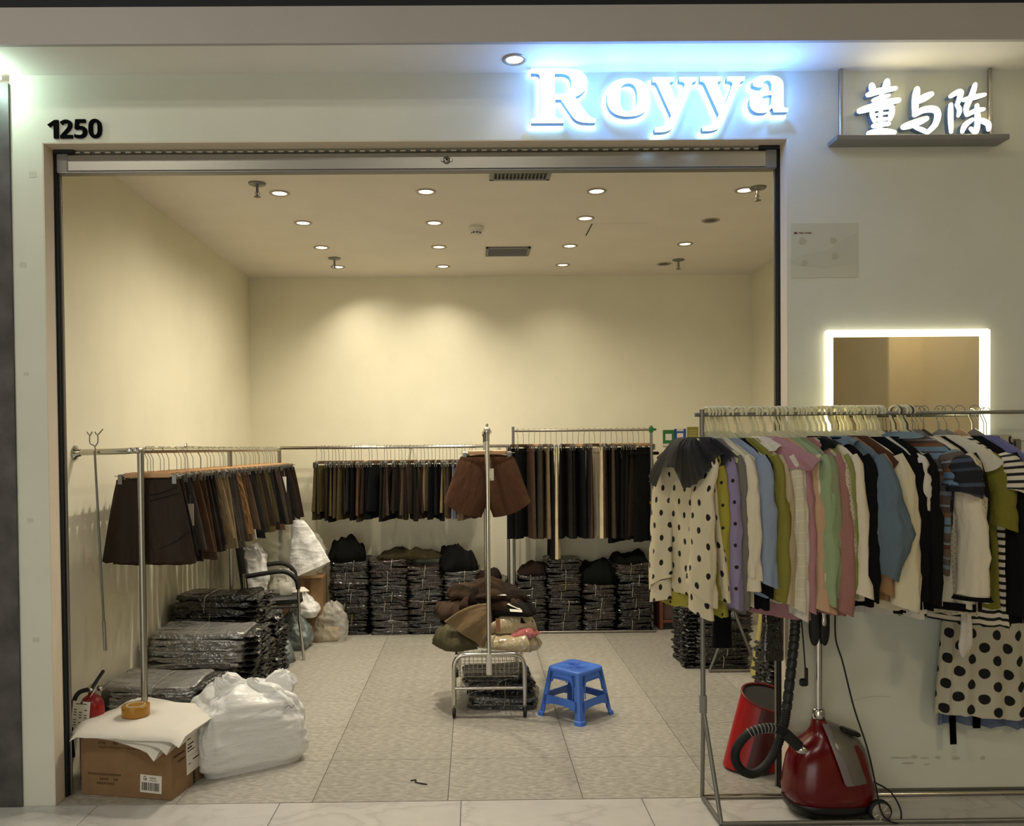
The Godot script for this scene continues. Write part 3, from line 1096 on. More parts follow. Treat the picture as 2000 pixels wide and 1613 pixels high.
# moulded shirt hanger with a thick hook
func shirt_hanger(label, at, turn, m: Material, group, thin = false) -> Node3D:
	var o = thing("shirt_hanger", label, "hanger", at, turn, group)
	var key := "shirt_hook" + str(thin)
	if not shapes.has(key):
		var pts := []
		for i in 10:
			var a := deg_to_rad(-35.0 + i * 24.0)
			pts.append(V(cos(a) * 0.021, sin(a) * 0.021 + 0.004, 0))
		pts.append(V(-0.014, -0.028, 0))
		pts.append(V(-0.003, -0.05, 0))
		pts.append(V(0, -0.10, 0))
		var s := begin()
		tube(s, pts, 0.0019 if thin else 0.0052, 8, 0.8)
		shapes[key] = done(s)
		s = begin()
		var top := PackedVector2Array()
		var low := PackedVector2Array()
		for i in 17:
			var x := -0.18 + 0.36 * i / 16.0
			var y := -0.088 - 0.105 * pow(absf(x) / 0.19, 1.15) - 0.012 * exp(-pow(x / 0.05, 2)) * 0.0
			var neck := 0.016 * exp(-pow(x / 0.03, 2))
			top.append(Vector2(x, y + neck))
			low.append(Vector2(x, y - (0.012 if thin else 0.020) - 0.012 * exp(-pow(x / 0.08, 2))))
		low.reverse()
		top.append_array(low)
		prism(s, top, -0.0045, 0.0045)
		shapes[key + "body"] = done(s)
	put("hook", shapes[key], m if not thin else mats["dull_steel"], o)
	put("shoulder_bar", shapes[key + "body"], m, o)
	return o

# ---- the rack of tops in front of the shop
const RZ = 0.145
func front_rack():
	var o = thing("clothes_rack", "long grey metal clothes rack of tops standing in front of the shop", "clothes rack", V(0.965, 0, RZ))
	put("rail", rod(V(-0.03, 1.690, 0), V(1.75, 1.690, 0), 0.0085), mats["rail_grey"], o)
	for x in [0.0, 1.72]:
		put("post", rod(V(x, 0.44, 0), V(x, 1.712, 0), 0.0105, 12), mats["rail_grey"], o)
		put("collar", rod(V(x, 0.425, 0), V(x, 0.50, 0), 0.0165, 12), mats["grey_plastic"], o)
		put("leg", rod(V(x, 0.45, 0.004), V(x + 0.03, 0.012, -0.128), 0.0095), mats["rail_grey"], o)
		put("leg", rod(V(x, 0.45, -0.004), V(x + 0.035, 0.012, 0.135), 0.0095), mats["rail_grey"], o)
		put("foot_bar", rod(V(x + 0.03, 0.011, -0.128), V(x + 0.035, 0.011, 0.135), 0.0095), mats["rail_grey"], o)
	put("base_bar", rod(V(0.03, 0.011, -0.128), V(1.75, 0.011, -0.128), 0.0095), mats["chrome"], o)
	put("base_bar", rod(V(0.035, 0.011, 0.135), V(1.755, 0.011, 0.135), 0.0095), mats["rail_grey"], o)
	var blk := Color(0.035, 0.036, 0.042)
	var white_dots = print_cloth("cream_dots", dots(Color(0.80, 0.76, 0.64), Color(0.04, 0.035, 0.04), 0.115), Vector2(0.088, 0.112), true)
	var olive_dots = print_cloth("olive_dots", dots(Color(0.60, 0.57, 0.20), Color(0.04, 0.035, 0.03), 0.07), Vector2(0.09, 0.09))
	var lilac_dots = print_cloth("lilac_dots", dots(Color(0.53, 0.49, 0.62), Color(0.05, 0.04, 0.07), 0.085), Vector2(0.075, 0.085))
	var big_dots = print_cloth("big_dots", dots(Color(0.72, 0.70, 0.62), Color(0.03, 0.025, 0.03), 0.195), Vector2(0.092, 0.112))
	var organza = cloth("organza", blk, 0.7, "sheer")
	var multi = print_cloth("multi", stripes([[Color(0.42, 0.47, 0.50), 14], [Color(0.33, 0.30, 0.27), 10], [Color(0.36, 0.30, 0.26), 22], [Color(0.50, 0.53, 0.55), 8], [Color(0.30, 0.24, 0.20), 20], [Color(0.45, 0.30, 0.18), 16], [Color(0.40, 0.50, 0.58), 24], [Color(0.28, 0.27, 0.26), 8], [Color(0.42, 0.52, 0.60), 22], [Color(0.36, 0.31, 0.27), 20], [Color(0.30, 0.26, 0.23), 14], [Color(0.52, 0.55, 0.57), 8], [Color(0.34, 0.20, 0.17), 14], [Color(0.40, 0.33, 0.27), 28], [Color(0.46, 0.48, 0.50), 8], [Color(0.32, 0.30, 0.28), 20]]), Vector2(1, 0.30))
	var navy_st = print_cloth("navy_stripe", stripes([[Color(0.06, 0.065, 0.09), 90], [Color(0.24, 0.27, 0.34), 36], [Color(0.09, 0.09, 0.12), 70], [Color(0.20, 0.22, 0.27), 30], [Color(0.05, 0.05, 0.07), 30]]), Vector2(1, 0.11))
	var bw = print_cloth("black_white", stripes([[Color(0.80, 0.77, 0.68), 150], [Color(0.04, 0.04, 0.045), 106]]), Vector2(1, 0.030))
	var tweed_im := Image.create(64, 64, false, Image.FORMAT_RGB8)
	for y in 64:
		for x in 64:
			var v := 0.92 + 0.08 * sin(x * TAU / 16.0) * sin(y * TAU / 16.0) + rng.randf_range(-0.07, 0.05)
			tweed_im.set_pixel(x, y, Color(v, v, v))
	var grid_im := Image.create(64, 64, false, Image.FORMAT_RGB8)
	grid_im.fill(Color(0.80, 0.77, 0.68))
	grid_im.fill_rect(Rect2i(0, 0, 64, 4), Color(0.87, 0.84, 0.76))
	grid_im.fill_rect(Rect2i(0, 0, 4, 64), Color(0.87, 0.84, 0.76))
	var check = print_cloth("check", grid_im, Vector2(0.045, 0.045), true)
	var pink = print_cloth("pink_tweed", tweed_im, Vector2(0.05, 0.05))
	pink.albedo_color = Color(0.70, 0.51, 0.53)
	var salmon = print_cloth("salmon_tweed", tweed_im, Vector2(0.05, 0.05))
	salmon = salmon.duplicate()
	salmon.albedo_color = Color(0.64, 0.45, 0.42)
	var fleece = print_cloth("fleece", tweed_im, Vector2(0.04, 0.04)).duplicate()
	fleece.albedo_color = Color(0.46, 0.44, 0.41)
	var lace = print_cloth("lace", dots(Color(0.72, 0.68, 0.58), Color(0.40, 0.37, 0.32), 0.10), Vector2(0.022, 0.022))
	var cream = cloth("cream", Color(0.80, 0.76, 0.64))
	var ivory = cloth("ivory", Color(0.83, 0.79, 0.70))
	var black = cloth("black", blk)
	# label, category, hook x, turn from square-on in degrees, look, cloth
	var T = [
		["cream polka dot blouse with black ruffled organza collar, first on the front rack", "blouse", 0.901, 25, {"w": 0.165, "hem": 0.255, "len": 0.655, "sleeve": 0.60, "r0": 0.066, "r1": 0.100, "out": 0.005, "fwd": 0.045, "flat": 0.32, "tilt": -0.25, "cuff": [0.085, white_dots], "cuff_r": 0.74, "cape": [0.185, 0.215, 0.006, 24, organza], "fold": 0.012}, white_dots],
		["olive blouse with small black dots and black organza collar", "blouse", 0.922, 27, {"w": 0.165, "hem": 0.20, "len": 0.72, "sleeve": 0.615, "r0": 0.05, "r1": 0.055, "out": 0.03, "cape": [0.185, 0.11, 0.006, 9, organza]}, olive_dots],
		["lilac blouse with black dots and black organza collar", "blouse", 0.959, 28, {"w": 0.17, "len": 0.69, "sleeve": 0.64, "r0": 0.056, "r1": 0.066, "out": 0.03, "cape": [0.19, 0.13, 0.006, 9, organza]}, lilac_dots],
		["grey speckled fleece sweater between lilac blouse and white shirt", "sweater", 0.993, 30, {"called": "sweater", "w": 0.172, "len": 0.71, "sleeve": 0.645, "r0": 0.056, "r1": 0.05, "th": 0.03}, fleece],
		["white shirt with wide cuff beside the light blue shirt", "shirt", 1.015, 32, {"called": "shirt", "w": 0.18, "len": 0.68, "sleeve": 0.52, "r0": 0.056, "r1": 0.066, "cuff": [0.07, ivory], "cuff_r": 0.9}, ivory],
		["light blue long sleeved shirt with turned cuff", "shirt", 1.062, 34, {"called": "shirt", "w": 0.192, "len": 0.64, "sleeve": 0.55, "r0": 0.062, "r1": 0.062, "flare": 0.25}, cloth("light_blue", Color(0.52, 0.57, 0.65))],
		["black knit dress behind the light blue shirt", "dress", 1.081, 35, {"called": "dress", "w": 0.175, "len": 0.70, "sleeve": 0.60, "r1": 0.045, "hem": 0.19}, black],
		["olive green sweater with a gathered cuff, near the white post", "sweater", 1.118, 37, {"called": "sweater", "w": 0.185, "len": 0.66, "sleeve": 0.62, "r0": 0.055, "r1": 0.07, "flare": -0.35}, cloth("olive", Color(0.50, 0.48, 0.22))],
		["black cardigan showing only its shoulder beside the check blouse", "cardigan", 1.116, 39, {"called": "cardigan", "w": 0.12, "hem": 0.10, "len": 0.68, "sleeve": 0.50, "r1": 0.045}, black],
		["beige knit top half hidden before the check blouse", "top", 1.136, 40, {"called": "knit_top", "w": 0.178, "len": 0.64, "sleeve": 0.63, "r1": 0.06}, cloth("beige", Color(0.70, 0.64, 0.52))],
		["sheer white check blouse on a white hanger", "blouse", 1.181, 42, {"w": 0.185, "hem": 0.19, "len": 0.67, "sleeve": 0.66, "r0": 0.056, "r1": 0.056, "cape": [0.13, 0.07, 0.005, 9, check]}, check],
		["plain white blouse with long hem, left of the pink tweed jacket", "blouse", 1.204, 42, {"w": 0.172, "len": 0.68, "sleeve": 0.70, "r1": 0.05}, cloth("white", Color(0.78, 0.76, 0.72))],
		["pink tweed jacket with ruffled shoulder", "jacket", 1.226, 42, {"called": "jacket", "w": 0.178, "len": 0.745, "sleeve": 0.665, "r0": 0.055, "r1": 0.055, "cape": [0.245, 0.13, 0.012, 7, pink]}, pink],
		["pale peach blouse with flared sleeve, right of pink tweed jacket", "blouse", 1.269, 42, {"w": 0.180, "len": 0.70, "sleeve": 0.66, "r0": 0.05, "r1": 0.05, "flare": 0.75}, cloth("peach", Color(0.73, 0.60, 0.49))],
		["cream ruffled blouse between peach and mint blouses", "blouse", 1.287, 42, {"w": 0.175, "len": 0.70, "sleeve": 0.60, "r1": 0.05}, cream],
		["mint green blouse with long sleeve", "blouse", 1.303, 42, {"w": 0.183, "len": 0.70, "sleeve": 0.64, "r0": 0.055, "r1": 0.048}, cloth("mint", Color(0.56, 0.63, 0.48))],
		["grey green knit top hidden behind the mint blouse", "top", 1.328, 42, {"called": "knit_top", "w": 0.175, "len": 0.66, "sleeve": 0.6, "r1": 0.045}, cloth("sage_grey", Color(0.52, 0.54, 0.42))],
		["salmon tweed jacket, longest of the pink ones", "jacket", 1.357, 42, {"called": "jacket", "w": 0.183, "len": 0.72, "sleeve": 0.67, "r0": 0.055, "r1": 0.062}, salmon],
		["cream lace blouse with beaded edge beside salmon jacket", "blouse", 1.369, 42, {"w": 0.18, "len": 0.70, "sleeve": 0.62, "r1": 0.045}, lace],
		["sage green blouse with narrow sleeve", "blouse", 1.390, 42, {"w": 0.183, "len": 0.69, "sleeve": 0.60, "r0": 0.05, "r1": 0.042}, cloth("sage", Color(0.52, 0.54, 0.31))],
		["ivory blouse with a bell cuff", "blouse", 1.423, 42, {"w": 0.188, "len": 0.66, "sleeve": 0.60, "r0": 0.05, "r1": 0.040, "flare": 0.85, "cape": [0.12, 0.06, 0.007, 9, black]}, ivory],
		["black knit top below the dusty blue blouse", "top", 1.474, 42, {"called": "knit_top", "w": 0.182, "len": 0.69, "sleeve": 0.62, "r1": 0.045}, black],
		["dusty blue blouse with ruffled neck and big puff sleeve", "blouse", 1.520, 42, {"w": 0.190, "len": 0.60, "sleeve": 0.53, "r0": 0.060, "r1": 0.050, "puff": 0.050, "out": 0.05, "cape": [0.10, 0.045, 0.012, 8, cloth("dusty_blue", Color(0.36, 0.42, 0.46), 0.8)]}, cloth("dusty_blue", Color(0.36, 0.42, 0.46), 0.8)],
		["tan cardigan hidden behind the dusty blue blouse", "cardigan", 1.538, 42, {"called": "cardigan", "w": 0.18, "len": 0.67, "sleeve": 0.6, "r1": 0.05}, cloth("tan", Color(0.58, 0.45, 0.31))],
		["cream sweater with brown sailor collar", "sweater", 1.593, 42, {"called": "sweater", "w": 0.195, "len": 0.70, "sleeve": 0.655, "r0": 0.066, "r1": 0.078, "out": 0.035, "cape": [0.195, 0.17, 0.002, 3, cloth("sailor_brown", Color(0.27, 0.17, 0.11))]}, cream],
		["long black cardigan right of the sailor collar sweater", "cardigan", 1.654, 42, {"called": "cardigan", "w": 0.19, "len": 0.70, "sleeve": 0.62, "r0": 0.062, "r1": 0.06}, black],
		["thin white sheer top between two black cardigans", "top", 1.675, 42, {"called": "knit_top", "w": 0.18, "len": 0.74, "sleeve": 0.25, "r1": 0.05}, cloth("white", Color(0.78, 0.76, 0.72))],
		["black top with thin white stripes at its hem", "top", 1.689, 42, {"called": "knit_top", "w": 0.175, "len": 0.72, "sleeve": 0.55, "r1": 0.05, "hem_band": bw}, black],
		["black sweater just left of the striped tee", "sweater", 1.711, 42, {"called": "sweater", "w": 0.185, "len": 0.70, "sleeve": 0.64, "r0": 0.06, "r1": 0.06}, cloth("soft_black", Color(0.045, 0.045, 0.045))],
		["tee striped in grey blue and brown, on a dark hanger", "tee", 1.788, 52, {"called": "tee", "w": 0.20, "hem": 0.19, "len": 0.585, "neck": 0.085, "sleeve": 0.19, "r0": 0.065, "r1": 0.065, "out": 0.04, "cape": [0.10, 0.03, 0.0, 3, cloth("blue_grey", Color(0.40, 0.46, 0.49))]}, multi],
		["navy striped tee peeking out behind the grey blue striped tee", "tee", 1.839, 42, {"called": "tee", "w": 0.175, "hem": 0.15, "len": 0.50, "sleeve": 0.20, "r0": 0.08, "r1": 0.08, "out": 0.06}, navy_st],
		["ivory jacket with thin black cuffs", "jacket", 1.871, 42, {"called": "jacket", "w": 0.190, "len": 0.70, "sleeve": 0.62, "r0": 0.064, "r1": 0.074, "out": 0.04, "cuff": [0.018, black], "cuff_r": 1.05, "hem_band": black}, ivory],
		["dark brown knit top behind the ivory jacket", "top", 1.906, 42, {"called": "knit_top", "w": 0.185, "len": 0.70, "sleeve": 0.62, "r1": 0.05}, cloth("dark_brown", Color(0.085, 0.065, 0.055))],
		["cream pointelle knit with a fine hole pattern", "top", 1.886, 42, {"called": "knit_top", "w": 0.19, "len": 0.73, "sleeve": 0.55, "r1": 0.05}, lace],
		["olive yellow top with broad white collar", "top", 1.976, 46, {"called": "knit_top", "w": 0.185, "len": 0.70, "sleeve": 0.34, "r0": 0.06, "r1": 0.07, "out": 0.05, "cape": [0.225, 0.15, 0.002, 4, cloth("collar_white", Color(0.74, 0.72, 0.64))]}, cloth("chartreuse", Color(0.44, 0.42, 0.16))],
		["black and white striped tee with short sleeve, behind the olive top", "tee", 2.007, 46, {"called": "tee", "w": 0.19, "len": 0.78, "sleeve": 0.19, "r0": 0.075, "r1": 0.08, "out": 0.06}, bw],
		["long black sweater hanging from the wooden hanger", "sweater", 2.059, 42, {"called": "sweater", "w": 0.195, "len": 0.76, "sleeve": 0.70, "r0": 0.065, "r1": 0.065}, cloth("soft_black", Color(0.045, 0.045, 0.045))],
		["lavender shirt at the right end of the front rack", "shirt", 2.123, 42, {"called": "shirt", "w": 0.19, "len": 0.70, "sleeve": 0.6, "r1": 0.055}, cloth("lavender", Color(0.42, 0.42, 0.58))],
	]
	var i := 0
	for q in T:
		i += 1
		var turn := -deg_to_rad(90.0 - q[3])
		var x: float = q[2]
		var drop := 0.085 if i == 30 else 0.10
		make_top(q[0], q[1], q[4], q[5], i * 7 % 23, V(x, 1.690 - drop, RZ + 0.004 + (0.018 if x > 1.3 else 0.0)), turn, "tops on the front rack")
		var hm = mats["hanger_plastic"]
		var what := "cream plastic shirt hanger"
		if i in [30, 31, 33]:
			hm = mats["hanger_dark"]
			what = "dark plastic shirt hanger"
		elif i == 37:
			hm = mats["hanger_wood"]
			what = "broad wooden shirt hanger"
		elif i > 31:
			hm = mats["dull_steel"]
			what = "wire shirt hanger"
		shirt_hanger("%s of %s" % [what, String(q[0]).split(",")[0].split(" with")[0].split(" between")[0].split(" beside")[0].split(" right of")[0].split(" hanging")[0].split(" half")[0].split(" showing")[0]], V(maxf(x, 0.972 + 0.0135 * i), 1.695, RZ), turn, hm, "shirt hangers on the front rack", i > 31)
	# spare hangers pushed in between the garments
	var spare := [1.02, 1.053, 1.118, 1.188, 1.236, 1.29, 1.318, 1.33, 1.376, 1.402, 1.428, 1.455, 1.494, 1.52, 1.532, 1.56, 1.575, 1.602, 1.63, 1.645, 1.66, 1.69, 1.705, 1.72, 1.783, 1.815, 1.83, 1.845]
	for k in spare.size():
		shirt_hanger("empty cream plastic shirt hanger, %s of the empty ones along the front rack" % nth(k + 1), V(spare[k], 1.695, RZ), -deg_to_rad(rng.randf_range(30, 38)), mats["hanger_plastic"], "shirt hangers on the front rack")
	# long spotted dress, and a pale blue one behind it, hanging low at the right
	hung_dress("polka_dot_dress", "long cream dress with big black polka dots, hanging low behind the right-end tops", V(2.225, 1.695, 0.062), 1.005, 0.16, 0.225, 0.032, big_dots, 7, 0.39)
	hung_dress("blue_dress", "pale blue dress whose hem shows below the big polka dot dress", V(2.235, 1.695, 0.028), 1.05, 0.15, 0.20, 0.010, cloth("pale_blue", Color(0.40, 0.45, 0.55)), 3, 0.36)
	var k2 := 0
	for q in [[2.085, 0.43, 0.028], [2.19, 0.50, 0.033]]:
		var t = thing("swing_tag", ["narrow black swing tag hanging lowest below the polka dot dress", "wider black swing tag below the polka dot dress"][k2], "swing tag", V(q[0], q[1], 0.055), 0.0, "black swing tags")
		put("card", boxm(V(q[2], 0.125, 0.002)), mats["numeral_black"], t, V(0, -0.125, 0), V(0, 0, 0.04 - 0.05 * k2))
		put("cord", rod(V(0, -0.062, 0), V(0, 0.06, -0.01), 0.0012, 5), mats["ink"], t)
		k2 += 1
	# white ribbon tie
	var s := begin()
	var rows := []
	for i2 in 9:
		var t2 := i2 / 8.0
		var hw := 0.020 + 0.014 * t2 if t2 < 0.8 else 0.034 * (1.0 - t2) * 4.2 + 0.004
		rows.append(ring(14, -0.20 * t2, 0.01 * sin(t2 * 3), hw, 0.006, 0.002, 3, t2 * 2))
	loft(s, rows, true, true, true)
	tag(put("ribbon", done(s), cloth("white", Color.WHITE), null, V(2.01, 0.88, 0.27), V(0, 0.1, -0.06)), "loose white ribbon tie hanging in front of the polka dot dress", "ribbon")
	rack_bags()

func hung_dress(called, label, at, L, w, hem, th, m, sd, wz):
	var o = thing(called, label, "dress", at, 0.0)
	var rows := []
	for i in 17:
		var t := i / 16.0
		var hw := lerpf(0.11, w, clampf(t * 5.0, 0, 1)) if t < 0.35 else lerpf(w, hem, (t - 0.35) / 0.65)
		var r := ring(72, -0.10 - L * t * 1.22, 0.0, hw, lerpf(0.012, th, t), 0.011 * clampf(t * 1.5 - 0.3, 0, 1), 13, sd)
		for j in r.size():
			r[j].y += 0.02 * t * noise.get_noise_2d(r[j].x * 8.0, sd) - 0.07 * t * r[j].x
		rows.append(r)
	var s := begin()
	loft(s, rows, true, true, false)
	put("skirt", done(s), m, o)
	var h = clip_hanger("wire clip hanger of the %s" % called.replace("_", " "), at, 0.0, "clip hangers on the front rack")

func rack_bags():
	# dark things hanging low behind the tops, seen under their hems
	var s := begin()
	var rows := []
	for i in 9:
		var t := i / 8.0
		rows.append(ring(26, -0.40 * t, 0.01 * t, 0.045 + 0.012 * t, 0.03 - 0.012 * t, 0.006, 5, t * 3))
	loft(s, rows, true, true, true)
	tag(put("black_bag", done(s), mats["pack_black"], null, V(1.33, 1.0, -0.03), V(0, 0.2, -0.04)), "glossy black plastic bag hanging behind the beige and check tops", "bag")
	s = begin()
	rows = []
	for i in 9:
		var t := i / 8.0
		rows.append(ring(22, -0.30 * t, 0.0, 0.035 + 0.008 * t, 0.02, 0.005, 5, t * 2))
	loft(s, rows, true, true, true)
	tag(put("black_scarf", done(s), cloth("black", Color.BLACK), null, V(1.075, 0.98, 0.05)), "black scarf end hanging below the olive dotted blouse", "scarf")

# ---- skirts, trousers and shorts
func skirt_mesh(L, waist, hem, th, sd, fold = 0.006) -> ArrayMesh:
	var rows := []
	for i in 12:
		var t := i / 11.0
		var hw := lerpf(waist, hem, pow(t, 0.85))
		var r := ring(34, -L * t, 0.0, hw, lerpf(0.007, th, sqrt(t)), fold * t, 4 + sd % 3, sd * 1.3 + t)
		for j in r.size():
			r[j].y += 0.010 * t * noise.get_noise_2d(r[j].x * 9.0 + sd * 4.0, 1.0)
		rows.append(r)
	var s := begin()
	loft(s, rows, true, false, false)
	return done(s)

func band(L0, L1, hw0, hw1, th) -> ArrayMesh:
	var s := begin()
	loft(s, [ring(34, L0, 0, hw0, th), ring(34, lerpf(L0, L1, 0.5), 0, (hw0 + hw1) * 0.5 + 0.001, th + 0.001), ring(34, L1, 0, hw1, th)])
	return done(s)

func make_skirt(called, label, category, at, turn, m, v: int, group, L = 0.42, waist = 0.16, hem = 0.235, th = 0.030) -> Node3D:
	var o = thing(called, label, category, at, turn, group)
	var key := "skirt%d%s" % [v % 7, L]
	if not shapes.has(key):
		shapes[key] = skirt_mesh(L + [0.0, -0.03, 0.02, -0.045, 0.025, -0.015, 0.035][v % 7] * (1.0 if v > 0 else 0.0), waist, hem + [0.0, 0.01, -0.015, 0.005, -0.02, 0.012, -0.008][v % 7], th, v % 7 + 1)
		shapes[key + "w"] = band(0.002, -0.032, waist + 0.002, waist + 0.005, 0.0095)
	put("panel", shapes[key], m, o)
	put("waistband", shapes[key + "w"], m, o)
	return o

func leg_mesh(side, L, crotch, hip, hem_in, hem_out, th, sd, rise = 0.0) -> ArrayMesh:
	var rows := []
	for i in 15:
		var t := i / 14.0
		var y = -L * t
		var outer = lerpf(hip[0], hem_out, pow(t, 0.8)) if t > 0.0 else hip[0]
		var inner := 0.0 if -y < crotch else lerpf(0.0, hem_in, (-y - crotch) / maxf(L - crotch, 0.001))
		var hw: float = (outer - inner) * 0.5
		var cx: float = (outer + inner) * 0.5
		var r := ring(26, y, side * cx, hw + 0.004, lerpf(0.010, th, sqrt(t)), 0.007 * t, 4, sd + t * 2)
		for j in r.size():
			var u: float = (absf(r[j].x) - inner) / maxf(outer - inner, 0.01)
			r[j].y += rise * t * t * pow(clampf(u, 0, 1), 3.0) - 0.55 * t * rise * (1.0 - u)
		rows.append(r)
	var s := begin()
	loft(s, rows, true, false, false)
	return done(s)

func make_trousers(label, at, turn, m, v, group, L = 0.75, called = "trousers") -> Node3D:
	var o = thing(called, label, "trousers" if called == "trousers" else "shorts", at, turn, group)
	var key := "leg%d%s" % [v % 3, L]
	if not shapes.has(key):
		for e in [1, -1]:
			shapes[key + str(e)] = leg_mesh(e, L, 0.26, [0.155, 0], 0.02, 0.17, 0.022, v % 3 + e)
		shapes[key] = 1
		shapes["legband"] = band(0.002, -0.035, 0.158, 0.163, 0.014)
	for e in [1, -1]:
		put("leg", shapes[key + str(e)], m, o)
	put("waistband", shapes["legband"], m, o)
	return o

func price_tag(parent, at, size, m = "paper", turn = 0.0):
	var t = put("price_tag", boxm(V(size.x, size.y, 0.0016)), mats[m], parent, at, V(0, 0, turn))
	put("cord", rod(V(0, size.y * 0.42, 0.001), V(0, size.y * 0.42 + 0.055, 0.0), 0.0009, 4), mats["string"], t)
	return t

const RAILY = 1.562
func left_rail():
	var o = thing("garment_rail", "chrome garment rail on posts along the left wall, carrying skirts", "garment rail", V(-1.645, 0, -0.44))
	var s := begin()
	tube(s, curve([V(-0.31, RAILY - 0.008, 0), V(-0.09, RAILY - 0.003, 0), V(-0.03, RAILY, -0.004), V(0, RAILY, -0.05), V(0, RAILY, -0.5), V(0, RAILY, -2.93)], 8), 0.0155, 14)
	put("tube", done(s), mats["chrome"], o)
	s = begin()
	lathe(s, [[0.0, 0.0], [0.036, 0.0], [0.036, 0.006], [0.020, 0.014], [0.018, 0.03], [0.0, 0.03]], 20, V(-0.314, RAILY - 0.008, 0), Basis(V(0, 0, 1), -PI / 2))
	put("flange", done(s), mats["chrome"], o)
	put("cross_tube", rod(V(-0.31, RAILY + 0.02, -1.55), V(0.0, RAILY + 0.002, -1.55), 0.012, 12), mats["chrome"], o)
	s = begin()
	lathe(s, [[0.0, 0.0], [0.03, 0.0], [0.03, 0.006], [0.016, 0.012], [0.0, 0.02]], 20, V(-0.314, RAILY + 0.02, -1.55), Basis(V(0, 0, 1), -PI / 2))
	put("flange", done(s), mats["chrome"], o)
	for z in [-0.02, -1.50, -2.91]:
		put("post", rod(V(0, 0.0, z), V(0, RAILY, z), 0.0165, 14), mats["steel"], o)
		s = begin()
		lathe(s, [[0.05, 0.0], [0.05, 0.006], [0.022, 0.014], [0.0165, 0.03]], 18, V(0, 0, z))
		put("foot_plate", done(s), mats["steel"], o)
	var C = {
		"brown": cloth("sk_brown", Color(0.17, 0.125, 0.09), 0.55), "black": cloth("black", Color.BLACK), "umber": cloth("sk_umber", Color(0.245, 0.185, 0.14)), "grey": cloth("sk_grey", Color(0.20, 0.185, 0.17), 0.5),
		"rust": cloth("sk_rust", Color(0.30, 0.215, 0.15)), "tan": cloth("sk_tan", Color(0.42, 0.36, 0.27)), "taupe": cloth("sk_taupe", Color(0.24, 0.20, 0.165)), "crinkle": cloth("sk_crinkle", Color(0.42, 0.31, 0.19), 0.4),
		"silver": cloth("sk_silver", Color(0.66, 0.66, 0.64), 0.3), "olive": cloth("sk_olive", Color(0.20, 0.175, 0.11)), "khaki": cloth("sk_khaki", Color(0.28, 0.24, 0.13)), "choc": cloth("sk_choc", Color(0.14, 0.10, 0.08)), "coal": cloth("sk_coal", Color(0.105, 0.095, 0.085)), "lavgrey": cloth("sk_lav", Color(0.46, 0.47, 0.55)), "cream": cloth("sk_cream", Color(0.76, 0.70, 0.58)), "satin": cloth("sk_satin", Color(0.74, 0.71, 0.64), 0.32),
	}
	relief(C["silver"], crumple, 0.8)
	relief(C["crinkle"], crumple, 0.8)
	var words = {"brown": "dark brown leather-look", "black": "black", "umber": "warm brown", "grey": "dark grey", "rust": "rust brown", "tan": "tan", "taupe": "taupe", "crinkle": "crinkled tan", "silver": "glittering silver", "olive": "dark olive", "khaki": "khaki", "choc": "chocolate brown", "coal": "charcoal", "lavgrey": "pale lavender grey", "cream": "cream", "satin": "white satin"}
	mats["_skirts"] = C
	mats["_words"] = words
	var seq = ["brown", "coal", "umber", "grey", "coal", "rust", "umber", "brown", "coal", "coal", "tan", "tan", "taupe", "grey", "taupe", "crinkle", "rust", "umber", "silver", "coal", "black", "olive", "choc", "khaki", "olive", "coal", "black", "rust", "taupe", "coal", "choc", "black", "coal", "choc", "black", "choc"]
	for i in seq.size():
		var t := float(i) / (seq.size() - 1)
		var z := -0.515 - 2.72 * pow(t, 1.06)
		var turn := rng.randf_range(-0.16, 0.10) if i > 0 else 0.0
		var x := -1.645 + (rng.randf_range(-0.012, 0.012) if i > 0 else 0.012)
		var L := 0.405 if i == 0 else 0.42
		var place := "%s from the front along the left wall rail" % nth(i + 1)
		var sk = make_skirt("skirt", "%s skirt, %s" % [words[seq[i]], place], "skirt", V(x, RAILY - 0.148, z), turn, C[seq[i]], i, "skirts on the left wall rail", L if i > 0 else 0.41, 0.155, 0.235 if i > 0 else 0.236)
		clip_hanger("clip hanger of the skirt %s" % place, V(x, RAILY + 0.0, z), turn, "clip hangers on the left wall rail")
		if i == 0:
			for q in [[V(0.02, -0.075, 0.020), V(0.08, -0.062, 0.020), V(0.15, -0.035, 0.014)], [V(0.02, -0.105, 0.024), V(0.09, -0.085, 0.023), V(0.17, -0.065, 0.015)], [V(0.06, -0.345, 0.030), V(0.14, -0.31, 0.026), V(0.21, -0.255, 0.014)]]:
				var st := begin()
				tube(st, curve(q, 6), 0.002, 5)
				put("seam", done(st), C["coal"], sk)
		if i == 3:
			price_tag(sk, V(0.165, -0.19, 0.03), Vector2(0.036, 0.115), "tag_card")
		if i == 4:
			price_tag(sk, V(0.165, -0.15, 0.03), Vector2(0.038, 0.105), "paper")
		if i == 30:
			price_tag(sk, V(0.16, -0.13, 0.03), Vector2(0.03, 0.13), "paper")
	# reaching pole hooked over the front cross tube
	var p = thing("reach_pole", "thin metal reaching pole with a forked hook, leaning on the left rail", "reaching pole", V(-1.845, 0, -0.405))
	put("shaft", rod(V(0, RAILY - 0.0, 0.0), V(0.03, 0.72, 0.0), 0.0055), mats["dull_steel"], p)
	put("grip", rod(V(0.03, 0.73, 0.0), V(0.034, 0.585, 0.0), 0.008), mats["steel"], p)
	s = begin()
	tube(s, curve([V(-0.035, 1.655, 0), V(-0.022, 1.638, 0), V(-0.010, 1.655, 0)], 4), 0.003, 6)
	tube(s, curve([V(-0.022, 1.64, 0), V(-0.022, 1.60, 0), V(0.0, 1.585, 0), V(0.004, 1.555, 0)], 4), 0.003, 6)
